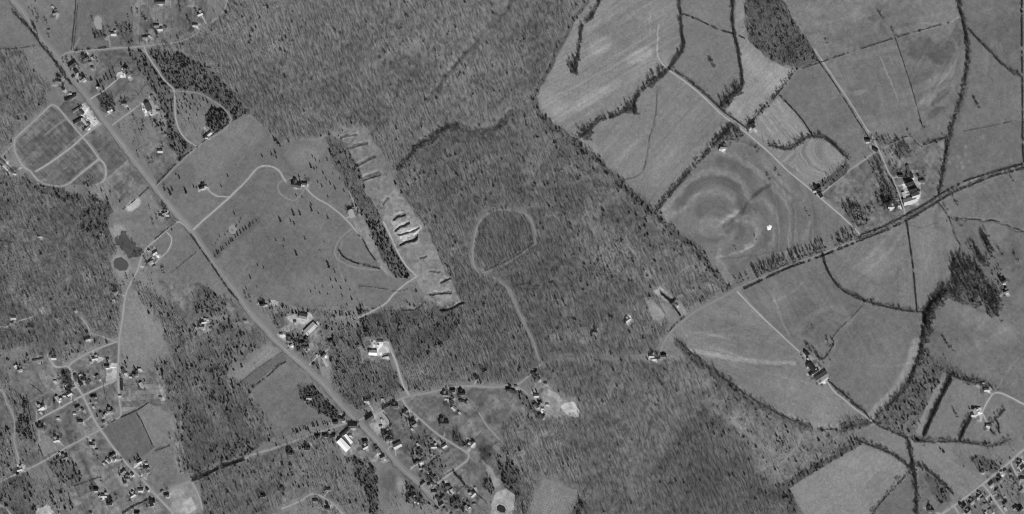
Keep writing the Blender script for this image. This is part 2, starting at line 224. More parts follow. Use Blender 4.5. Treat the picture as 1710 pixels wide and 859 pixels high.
WOODS2 = [
 (26, 'tall dark bare trees throwing long shade on the right-hand pasture', [(1589,430),(1604,428),(1616,432),(1630,440),(1645,462),(1652,490),(1645,508),(1629,514),(1606,506),(1589,503),(1582,494),(1592,474)], .40, .06, .2, .135),
 (27, 'small streaky grove above the right-hand farmstead', [(1618,412),(1626,410),(1650,440),(1648,446),(1634,436)], .42, .1, .2, .12), (28, 'upper streak of grove above the right-hand farmstead', [(1638,390),(1648,396),(1660,420),(1656,430),(1644,412)], .42, .1, .2, .12),
 (29, 'lower grove left of the right-hand farmstead', [(1652,478),(1664,480),(1672,505),(1668,520),(1654,534),(1645,520),(1650,500)], .42, .1, .2, .12),
 (30, 'streaky grove beside the big farm lane', [(1472,262),(1500,282),(1496,300),(1506,345),(1480,352),(1470,330),(1466,300),(1455,285)], .22, .1, .5, .145), (31, 'two dark clumps at the end of the pale lane', [(1406,348),(1414,342),(1426,344),(1436,342),(1448,352),(1455,366),(1440,382),(1424,376),(1412,364)], .22, .15, .5, .145),
 (32, 'brushy dark strip beside the heart-shaped field', [(1366,310),(1373,299),(1412,273),(1422,280),(1404,298),(1386,312)], .5, .2, 1.0, .115), (33, 'dark brush patch under the lane corner', [(1240,232),(1252,232),(1274,254),(1268,262),(1250,262),(1232,256)], .08, .0, .5, .135),
 (34, 'grove around the corner cottage', [(1196,236),(1215,222),(1228,212),(1240,222),(1232,236),(1218,246),(1206,250)], 0.4, .1, .5, .13), (35, 'dark trees around the pale settlement corner', [(104,618),(114,616),(122,640),(116,648),(104,640)], .6, .5, .5, .115),
 (36, 'garden trees at the upper highway yards', [(156,42),(176,52),(174,66),(160,66),(152,56)], .4, .15, .6, .13), (37, 'scrub along the upper lane', [(196,40),(222,40),(222,78),(200,76)], .4, .1, .5, .14),
 (38, 'shady yard trees left of the bend', [(163,163),(178,160),(190,168),(192,186),(178,192),(164,180)], .8, .3, .6, .115), (39, 'shady grove around the white-roofed cottage by the highway', [(500,648),(520,640),(545,668),(565,690),(562,702),(535,690),(515,680),(502,668)], .6, .5, .6, .115),
 (40, 'trees hugging the school yards', [(470,545),(484,540),(500,560),(518,572),(512,588),(495,588),(480,570)], .45, .3, .8, .13), (41, 'trees left of the long low school building', [(522,545),(530,548),(512,568),(504,562)], .5, .5, .8, .11),
 (42, 'tree belt along the highway middle', [(462,522),(480,520),(476,534),(462,545),(452,532)], .8, .1, .5, .14), (43, 'wood around the orchard plot bottom', [(965,828),(978,835),(968,862),(950,866),(958,848)], .9, .3, .5, .12),
 (44, 'trees in the pond hollow', [(160,330),(180,335),(190,352),(176,372),(184,388),(160,396),(140,384),(132,360),(150,345)], .7, .3, .6, .125), (45, 'brushy band below the looping lanes', [(60,306),(100,314),(140,330),(128,342),(90,330),(56,316)], .5, .3, .6, .12),
 (46, 'brush in the right of the fenced pastures', [(1615,762),(1640,758),(1668,780),(1662,792),(1636,788)], .4, .2, .7, .13), (47, 'brushy pasture corner below the wedge field', [(1545,786),(1579,818),(1592,834),(1570,846),(1552,820)], .35, .15, .9, .125),
 (48, 'shady lot trees below the middle lots', [(688,725),(720,742),(760,790),(738,812),(712,806),(690,770),(676,745)], .10, .12, .7, .15), (49, 'shady lots beside the highway bottom', [(716,815),(748,800),(790,838),(782,859),(748,862),(728,838)], .12, .14, .7, .15),
 (50, 'dark garden trees behind the crossroads shops', [(636,712),(650,716),(660,732),(650,744),(638,736)], .7, .5, .6, .11), (51, 'bushy patch by the curving lane', [(755,722),(768,722),(774,742),(764,750),(752,738)], .5, .4, .5, .12),
 (52, 'dark brushy round hollow beside the lower lots', [(802,754),(815,750),(824,762),(814,772),(804,768)], .1, .1, 1.0, .12), (53, 'shady trees left of the pale lot', [(812,790),(828,800),(830,820),(818,826),(806,812)], .5, .4, .6, .13),
 (54, 'shady yard trees above the highway bottom', [(676,800),(700,815),(718,840),(700,846),(680,838)], .4, .5, .6, .13), (55, 'roadside trees across from the quarry drive', [(600,500),(612,520),(620,560),(606,566),(598,530)], .5, .5, .5, .12),
 (56, 'woods edge above the creek road yards', [(855,646),(872,655),(892,676),(886,690),(868,676)], .3, .2, .7, .14), (57, 'shady trees of the creek road yards', [(886,668),(896,664),(912,690),(900,700),(888,690)], .4, .4, .7, .13),
 (58, 'trees below the lower left settlement', [(80,770),(110,758),(128,775),(140,800),(118,815),(96,800)], .35, .25, .7, .14), (61, 'evergreen brush strip left of the dark thicket lane', [(210,84),(246,84),(262,116),(278,140),(290,154),(293,215),(325,246),(300,268),(284,240),(276,200),(262,165),(235,120)], .12, .42, .6, .135),
 (62, 'dense evergreens on the top of the knoll', [(350,176),(380,182),(392,192),(392,202),(372,214),(358,224),(346,208),(342,190)], .1, .75, .5, .12),
 (63, 'scrub trees left of the trenched clearing', [(545,230),(570,232),(585,262),(600,300),(625,350),(636,366),(615,372),(592,338),(570,300),(552,262)], .7, .10, .5, .145),
 (64, 'brush on the old upper trenches', [(569,226),(596,220),(612,236),(628,262),(636,290),(612,300),(596,275),(582,250)], .0, .04, .5, .19),
 (65, 'evergreens among the untidy yard', [(236,168),(262,164),(278,200),(284,230),(268,226),(250,200)], .1, .25, .5, .2),
 (66, 'brush around the big farm lane top', [(1452,226),(1490,232),(1490,242),(1466,246)], .7, .1, .7, .14), (67, 'trees of the creek corner in the paddock', [(1500,236),(1520,246),(1524,262),(1496,268),(1484,256)], 0.35, .1, .5, .135),
 (68, 'trees along the winding row', [(1104,120),(1116,118),(1100,140),(1090,150),(1082,138)], 0.45, .1, .6, .12), (69, 'tree clump bulging from the winding row', [(1040,186),(1056,172),(1066,182),(1064,192),(1052,188)], 0.5, .1, .6, .12), (70, 'foot of the winding row', [(964,226),(980,218),(992,224),(986,236),(974,236)], 0.4, .1, .6, .12), (71, 'brushy end of the tree spur', [(952,106),(958,100),(966,112),(962,126),(954,122)], 0.45, .1, .6, .12),
 (72, 'trees above the striped field corner', [(1206,166),(1222,158),(1236,148),(1240,156),(1222,172),(1208,186),(1200,178)], 0.4, .1, .6, .13), (73, 'bare trees fringing the upper side of the road', [(1258,462),(1316,442),(1316,434),(1256,452)], 0.5, .1, .5, .125), (74, 'bare trees fringing the road further right', [(1322,440),(1378,420),(1376,412),(1330,426),(1320,430)], 0.45, .1, .5, .125), (75, 'bare trees where the pale lane meets the road', [(1394,412),(1436,397),(1432,388),(1396,400)], 0.4, .1, .5, .13),
 (76, 'creek bank trees beside the smooth field', [(1540,566),(1546,530),(1556,506),(1572,486),(1584,484),(1584,498),(1566,512),(1556,540),(1548,572)], 0.45, .1, .6, .12), (77, 'brush above the fenced pasture', [(1574,600),(1600,624),(1650,642),(1648,650),(1600,636),(1576,622)], .7, .1, .8, .14), (78, 'wood corner at the field meeting', [(1400,706),(1430,700),(1458,704),(1440,716),(1404,722)], 1.2, .2, .8, .125),
 (79, 'long evergreen and hardwood edge of the bow-edged field', [(1130,562),(1160,590),(1224,640),(1260,664),(1310,694),(1356,711),(1356,722),(1305,704),(1250,674),(1210,645),(1150,600),(1126,578)], .7, .08, .6, .14),
 (80, 'dark tree fringe along the left edge of the streaky field', [(1000,-60),(1008,-60),(984,4),(961,38),(925,110),(896,160),(888,158),(918,106),(955,32),(978,0)], .55, .22, .5, .13),
 (81, 'dark tree fringe along the long sloping forest edge', [(893,158),(905,188),(960,231),(1000,263),(1040,301),(1098,353),(1165,413),(1224,480),(1216,486),(1158,422),(1090,362),(1034,310),(994,272),(954,240),(897,196),(884,162)], .5, .25, .5, .135),


 (59, 'trees behind the farmyards left of the highway', [(318,500),(345,480),(372,500),(392,540),(372,560),(352,556),(330,530)], .22, .22, .6, .145),
]
for rid, lab, p, h_, c_, s_, t_ in WOODS2:
    b, m = fill(p, 1.2, .25)
    hard[b][m] = h_; coni[b][m] = c_; scrub[b][m] = s_; reg[b][m] = rid
    tone[b][m] = (t_ * (1 + .1 * N12 + .1 * N5 + .03 * N2))[b][m]
i = [f[1] for f in FIELDS].index('young even forest inside the pale oval track') + 1; tone[kindm == i] = (.160 * (1 + 0.13 * N30 + 0.12 * N12 + 0.08 * N5 + 0.04 * N2))[kindm == i]; hard[kindm == i] = .95; reg[kindm == i] = 60
for n_ in ('pasture right of the highway below the fence line', 'meadow lots in the lower left', 'lots below the lower left settlement lane',
           'open lots of the lower left settlement', 'farmyard land left of the highway', 'meadow between upper cottages and dark thicket',
           'garden plots between loops and highway', 'farmstead paddocks above the right-hand road', 'open yards around the long low school building',
           'open lots between the crossroads and the creek lane', 'crossroads yards with shops and gravel', 'pale long yards right of the creek road',
           'field below the dark square field', 'brushy triangle of pasture near the bottom right', 'narrow lots beside the upper lane'):
    i = [f[1] for f in FIELDS].index(n_) + 1
    scrub[kindm == i] = 0.42
scrub[kindm == 11] = 0

def paint(b, wgt, val, k=1.0): tone[b] = tone[b] * (1 - wgt * k) + val * wgt * k
def blob(x, y, rx, ry, rot, mul, soft=.6, nz=.5):
    r = max(rx, ry) * 1.5; b = bbox([(x - r, y - r), (x + r, y + r)], 0)
    X = XX[b] - x; Y = YY[b] - y; a = R_(rot); u = (X * math.cos(a) + Y * math.sin(a)) / rx; v = (-X * math.sin(a) + Y * math.cos(a)) / ry
    d = np.sqrt(u * u + v * v) + nz * .4 * N12[b] + nz * .25 * N5[b]
    wgt = np.clip((1 - d) / soft + .5, 0, 1); wgt = wgt * wgt * (3 - 2 * wgt)
    tone[b] = tone[b] * (1 + 1.35 * (mul - 1) * wgt)
# contour ploughing: nested bands round two low rises
fi = 3; m = kindm == fi; X = XX[m]; Y = YY[m]
wob = 3.0 * vn(X / 25, Y / 25, 71) + 1.2 * vn(X / 9, Y / 9, 72)
def sup(cx, cy, sx, sy, rot):
    a = R_(rot); u = ((X - cx) * math.cos(a) + (Y - cy) * math.sin(a)) / sx; v = (-(X - cx) * math.sin(a) + (Y - cy) * math.cos(a)) / sy
    return np.sqrt(u * u + v * v)
arc = np.sqrt(((X - 1150) / 1.0) ** 2 + ((Y - 400) / 1.25) ** 2) + wob; d1 = np.sqrt((X - 1195) ** 2 + (Y - 375) ** 2) + wob
k_ = np.clip((X - 1255) / 40, 0, 1)
tone[m] = .168 * (1 + (1 - k_) * (.05 * vn(d1 / 2.2, X / 200, 5) + .07 * vn(d1 / 7, X / 150, 6)) + k_ * (.08 * vn(arc / 2.6, Y / 160, 81) + .09 * vn(arc / 9, Y / 120, 82)) + .07 * (.3 + .7 * k_) * vn((k_ * arc + (1 - k_) * (d1 + 6 * vn(X / 20, Y / 20, 79))) / 1.4, X / 70, 77) + .06 * vn(X / 30, Y / 30, 75) + .06 * N2[m] + .06 * N5[m])
for pl, wd, mul in [([(1099,358),(1131,324),(1162,295),(1194,286),(1222,293),(1241,309),(1250,330)], 6, 1.20), ([(1130,346),(1146,326),(1169,306),(1197,301),(1225,310),(1238,327),(1231,344)], 9, .80),
                    ([(1104,370),(1131,353),(1153,339),(1165,327),(1187,321),(1216,328),(1229,344),(1225,358),(1207,368)], 6, 1.22), ([(1174,352),(1186,346),(1202,350)], 18, .80), ([(1172,380),(1184,366),(1192,378)], 12, 1.12), ([(1150,404),(1176,399),(1205,402)], 9, .88),
                    ([(1209,377),(1222,368),(1238,358),(1247,339),(1266,321),(1285,309)], 3.5, .72), ([(1203,377),(1219,361),(1233,353)], 4, 1.25), ([(1216,384),(1226,378),(1236,384),(1234,396)], 11, .82), ([(1228,365),(1250,368),(1262,383),(1261,402),(1247,412),(1240,420)], 5, 1.24), ([(1222,362),(1246,360),(1268,372),(1270,395)], 1.6, 1.15),
                    ([(1240,352),(1257,345),(1276,354),(1284,380),(1276,408)], 9, .82), ([(1252,335),(1275,333),(1292,350),(1298,378),(1292,408)], 5, 1.12), ([(1262,324),(1285,322),(1304,343),(1310,371),(1304,409)], 11, .88), ([(1205,270),(1235,282),(1256,304)], 13, .82), ([(1165,262),(1205,256),(1240,266)], 4, 1.1),
                    ([(1238,272),(1270,292),(1312,338)], 3, 1.18), ([(1250,272),(1284,296),(1318,334)], 3, 1.16), ([(1262,276),(1292,300),(1322,326)], 2.5, .88), ([(1274,272),(1305,302),(1330,330)], 3, 1.12), ([(1323,340),(1325,377),(1321,437)], 2.2, .80), ([(1315,342),(1318,380),(1313,430)], 2.0, 1.1),
                    ([(1330,322),(1346,350),(1347,390),(1329,437)], 5, 1.14), ([(1350,335),(1360,365),(1352,400)], 4, .90), ([(1200,436),(1203,411),(1222,392)], 7, 1.16), ([(1201,430),(1208,452),(1218,470)], 7, 1.15), ([(1212,430),(1222,445),(1232,468)], 8, .9),
                    ([(1102,356),(1112,368),(1124,380)], 8, 1.16), ([(1205,428),(1232,422),(1258,410)], 1.6, 1.3), ([(1200,432),(1250,428),(1300,420),(1345,408)], 1.2, .82), ([(1270,440),(1272,425)], 8, 1.1), ([(1160,255),(1185,240),(1205,225)], 8, 1.12)]:
    b, wg = stroke(smooth_line(pl), wd, wd * .45 + 1, .9); tone[b] *= 1 + (.95 + .5 * N12[b] + .35 * N5[b]) * (mul - 1) * wg
# swirls in the heart-shaped field and rows in the orchard plot
m = kindm == 8; X = XX[m]; Y = YY[m]
ar = np.sqrt(((X - 1395) * .8) ** 2 + ((Y - 252) * 1.2) ** 2) + 2 * vn(X / 18, Y / 18, 91)
sw = np.where(X < 1330, (X * .75 + Y * .65), ar)
sw = sw + 2.5 * vn(X / 14, Y / 14, 96); tone[m] = .215 * (1 + .14 * vn(sw / 1.4, X / 25, 94) + .10 * vn(sw / 5, X / 40, 92) + .05 * vn(X / 12, Y / 12, 93) + .03 * N2[m])
i = [f[1] for f in FIELDS].index('orchard plot of fine crossed rows at the bottom') + 1
m = kindm == i; u = XX[m] * .94 + YY[m] * .34; v = -XX[m] * .34 + YY[m] * .94
u = u + .5 * N12[m]; tone[m] *= 1 + (.5 + .7 * N12[m]) * (.12 * np.cos(u * 2 * np.pi / 4.4) + .09 * np.cos(v * 2 * np.pi / 4.0))
def lots(labels, ang, cw, ch, amp):            # garden plots: each its own grass or tilled soil
    a = R_(ang)
    for l_ in labels:
        m = kindm == [f[1] for f in FIELDS].index(l_) + 1
        u = (XX[m] * math.cos(a) + YY[m] * math.sin(a)) / cw; v = (-XX[m] * math.sin(a) + YY[m] * math.cos(a)) / ch
        iu = np.floor(u).astype(int); iv = np.floor(v + .37 * (iu % 3)).astype(int); t_ = TAB[(iv * 7 + iu * 3) & 255, (iu * 5 + 11) & 255]
        edge = np.minimum(np.abs(u - np.round(u)) * cw, 9) < .45
        tone[m] *= (1 + 1.4 * amp * (t_ * 2 - 1)) * np.where(edge, .76, 1)
        tone[m] *= 1 + .09 * N12[m] + .12 * N5[m]
lots(['lots below the lower left settlement', 'open lots of the lower left settlement', 'lots below the lower left settlement lane'][1:], -28, 34, 26, .13)
lots(['meadow lots in the lower left'], 86, 9, 30, .14); lots(['garden plots between loops and highway'], 48, 20, 34, .15); lots(['open lots between the crossroads and the creek lane'], 42, 30, 22, .12)
lots(['narrow lots beside the upper lane'], 2, 13, 60, .12); lots(['farmyard land left of the highway', 'crossroads yards with shops and gravel', 'open yards around the long low school building'], 48, 24, 24, .15)
lots(['meadow between upper cottages and dark thicket', 'pasture right of the highway below the fence line'], 40, 36, 40, .08); lots(['rough lots enclosed by the looping lanes'], 48, 15, 60, .10); lots(['farmstead paddocks above the right-hand road', 'farm paddock left of the creek'], -38, 30, 26, .10)
# soil patches and wear with shapes of their own: x, y, rx, ry, rotation, factor
for a in [(1003,78,22,14,-30,1.17),(1070,95,22,13,-30,1.20),(985,165,34,9,-32,1.18),(1020,145,20,6,-32,1.12),(1062,108,10,3,-32,.86),(925,175,16,30,-38,1.10),(1040,55,50,20,-20,.95),
          (1105,270,10,40,30,1.08),(1130,250,8,36,30,1.06),(1035,250,30,20,0,1.05),(985,245,12,20,-40,1.10),(1115,345,16,10,-40,1.12),
          (1300,130,30,16,-40,1.15),(1262,110,14,30,-50,1.08),(1225,185,14,12,0,1.10),(1437,154,12,4,-15,1.22),(1458,212,50,10,-12,1.08),
          (1550,140,45,8,-25,1.15),(1560,160,38,7,-30,1.14),(1540,85,26,20,0,.86),(1575,90,20,18,0,.88),(1592,110,6,30,10,1.10),(1572,160,22,6,-45,.84),(1560,190,20,6,-40,.86),(1645,100,6,22,0,1.12),
          (1600,60,14,10,60,.86),(1434,55,40,22,-10,.93),(1500,20,40,26,0,.93),(1480,40,30,10,-20,1.05),(1370,30,30,18,30,1.07),(1430,20,14,20,0,1.06),
          (1330,560,26,22,0,1.05),(1350,530,34,26,0,.94),(1290,500,18,16,0,1.08),(1310,515,24,20,0,1.05),(1380,560,20,16,0,.93),(1460,440,26,20,-50,1.08),(1500,400,20,12,0,.95),(1545,420,12,50,5,1.05),
          (1190,590,60,14,25,1.05),(1250,565,60,18,20,.95),(1210,540,50,12,15,.96),(1330,650,70,20,15,1.04),(1380,690,30,12,20,1.06),(1440,560,34,30,0,.95),(1480,590,30,30,0,1.04),
          (1400,790,40,16,-40,1.05),(1465,800,24,10,-45,.93),(1350,820,20,16,0,1.06),(1640,530,60,22,10,1.07),(1600,560,40,20,0,.94),(1680,560,20,14,0,1.08),(1650,320,50,12,-15,.97),(1690,420,16,30,0,.93),
          (340,270,40,26,-40,1.06),(300,300,26,20,-40,.93),(420,340,50,30,0,.96),(480,430,60,40,0,.95),(530,480,40,24,0,1.06),(380,430,36,40,-30,1.04),(505,260,28,18,0,1.12),(530,250,12,20,0,1.06),(395,215,22,10,-35,1.10),(410,230,40,20,-35,1.05),
          (222,343,14,7,-38,1.75),(198,385,14,12,30,1.25),(165,330,16,26,20,1.15),(60,640,18,20,0,1.10),(45,640,16,24,0,1.08),(235,640,14,26,0,1.15),(268,640,5,28,-15,1.30),(255,530,20,34,-20,1.06),
          (232,490,8,16,-20,1.05),(300,765,9,30,-8,1.22),(295,820,14,10,0,1.2),(305,845,16,12,0,1.25),(145,740,12,30,-8,1.12),(130,760,10,36,-10,1.1),(118,720,9,30,-8,.84),
          (640,755,20,30,-30,1.06),(672,812,9,16,-30,1.22),(648,805,14,18,0,.86),(620,780,14,10,0,1.1),(715,690,50,20,30,1.03),(780,680,18,8,0,1.10),(762,730,30,20,20,.92),(812,755,14,12,0,.72),
          (765,700,14,10,0,1.15),(840,700,20,20,0,.95),(148,465,10,12,0,1.25),(140,450,8,12,-30,1.2),(30,480,14,30,-20,1.18),(60,510,24,14,35,1.28),(75,520,10,6,20,1.3),(38,545,16,10,0,1.15),
          (430,710,30,12,40,1.14),(350,660,12,40,-25,1.14),(365,700,30,9,40,1.2),(322,610,10,60,-8,1.16),(420,800,30,20,0,1.06),(470,840,30,14,-20,1.12),
          (1190,560,30,3,10,1.12),(1155,700,34,40,0,.93),(1240,700,20,14,0,1.12),(1280,720,30,18,0,1.08),(1360,745,26,14,0,.88),(1105,600,24,8,0,1.15),(1020,620,40,10,0,1.05),(1040,640,28,16,-30,1.12),(1000,670,30,10,-20,1.16),(1130,630,24,18,0,1.14),(960,720,30,16,-30,.9),(1010,700,26,10,20,.88),(905,740,30,20,0,1.14),(870,770,16,24,0,1.16),(1050,780,22,30,-20,1.10),(960,790,20,10,0,1.12),(1090,660,20,20,0,1.12),(1165,640,16,10,0,1.16),(940,620,40,10,0,.9),(1100,520,20,14,0,1.1),(980,560,30,14,0,1.12),(720,560,30,16,0,.9),(700,620,30,14,0,1.1),(820,560,30,30,0,.92),(830,600,40,14,0,1.1),(560,150,30,20,20,.9),(620,190,34,22,0,.88),(470,80,40,20,-20,1.06),(700,60,40,16,-50,1.06),(880,60,34,20,0,.9),(900,120,16,22,0,.88),(740,300,30,40,-20,.93),(800,280,30,16,-40,1.08),(900,260,16,40,20,1.1),(950,330,30,30,0,.9),(1040,360,30,16,0,.9),(1040,420,40,14,0,1.08),(60,420,40,30,0,1.06),(20,350,20,16,0,.88),(100,360,40,10,20,.86),(130,420,20,30,0,.92),(60,320,50,8,10,1.1),
          (955,500,20,12,0,1.12),(940,560,34,6,0,1.10),(900,470,8,10,0,1.1),(948,515,12,18,0,1.1),(1085,455,10,10,0,1.22),(1110,420,18,16,0,1.08),(1160,450,20,14,0,1.12),(1190,480,10,8,0,1.2)]:
    blob(*a)
for cx in [(1590,265),(1600,262),(1605,272),(1612,258),(1618,270),(1598,278),(1607,280),(1585,272),(1642,228),(1612,245),(1688,268),(1575,262)]:
    blob(cx[0], cx[1], 3.2, 3.2, 0, 1.16, .3, .1)
# curved cultivation lines, and shade painted along forest ravines: points, width, factor
for pl, wd, mul in [([(1155,585),(1215,597),(1250,603),(1285,606),(1325,606)], 4, 1.22), ([(1200,583),(1225,592),(1262,605)], 2.5, 1.12), ([(1250,602),(1300,613),(1330,600)], 2, .92), ([(1322,618),(1312,640),(1310,670)], 1.6, .92),
                    ([(1150,570),(1200,560),(1260,556)], 3, 1.05), ([(1145,560),(1230,548),(1280,560)], 2, 1.06),
                    ([(1530,570),(1519,606),(1503,636),(1485,661),(1456,692)], 8, 1.26), ([(1450,609),(1480,613),(1530,604)], 1.4, 1.08), ([(1224,641),(1258,667),(1309,692),(1356,709),(1400,711),(1440,702)], 5, 1.12),
                    ([(1292,492),(1300,520),(1310,545),(1318,560)], 2.4, 1.12), ([(1290,505),(1320,490),(1345,470)], 2, 1.10), ([(1330,555),(1350,530),(1385,515),(1410,522)], 6, 1.08), ([(1340,560),(1375,535),(1408,548),(1392,570)], 3, .93),
                    ([(1425,470),(1450,450),(1485,420),(1505,390)], 4, 1.08), ([(1420,450),(1450,430),(1480,400)], 3, 1.07), ([(1390,440),(1440,460),(1500,500)], 2, .95), ([(1500,440),(1500,500)], 1.5, .94), ([(1508,430),(1512,505)], 1.5, 1.06),
                    ([(1513,375),(1540,380),(1565,372)], 1.5, .88), ([(1572,345),(1563,360),(1566,378),(1576,385)], 5, .88), ([(1470,95),(1485,130),(1500,168)], 1.4, 1.2), ([(1405,105),(1450,92),(1495,78)], 4, 1.08),
                    ([(1600,500),(1640,520),(1665,525)], 3, .85), ([(1665,650),(1690,610),(1710,590)], 2, 1.1), ([(1640,600),(1630,560),(1650,530)], 4, 1.06), ([(1620,585),(1660,560),(1700,540)], 3, 1.05),
                    ([(1100,40),(1098,90),(1112,114)], 1.4, 1.25), ([(1085,20),(1086,60)], 1, 1.1), ([(1540,40),(1580,38),(1600,30)], 2, 1.1), ([(1590,60),(1600,90),(1585,120),(1560,150)], 2, 1.1), ([(1600,85),(1596,120),(1580,150)], 1.5, .9),
                    ([(850,10),(815,40),(790,72),(760,110),(735,140),(712,165)], 3, .93), ([(838,20),(800,60),(775,85),(745,118)], 4, 1.08), ([(690,245),(745,212),(780,212),(815,218),(842,200),(850,185)], 3, .9),  # forest ravines: slope shading put into the ground tone
                    ([(1010,420),(960,470),(900,482),(858,480)], 3, .9), ([(1180,680),(1150,705),(1115,755),(1085,820),(1080,855)], 3, .94), ([(1180,680),(1225,715),(1250,750),(1258,775)], 3, .94), ([(1140,680),(1115,700),(1100,705)], 6, 1.1),
                    ([(465,245),(475,265),(500,300)], 3, .95), ([(355,430),(372,412),(430,368)], 8, .9), ([(360,425),(345,400)], 8, .93), ([(572,400),(566,440),(575,470)], 1.5, 1.15),
                    ([(280,600),(296,650),(300,700)], 4, .9), ([(135,758),(150,790),(158,810)], 4, .8), ([(255,100),(240,85)], 3, 1.2)]:
    b, wg = stroke(smooth_line(pl), wd, max(1, wd * .7), .5); tone[b] *= 1 + 1.5 * (mul - 1) * wg

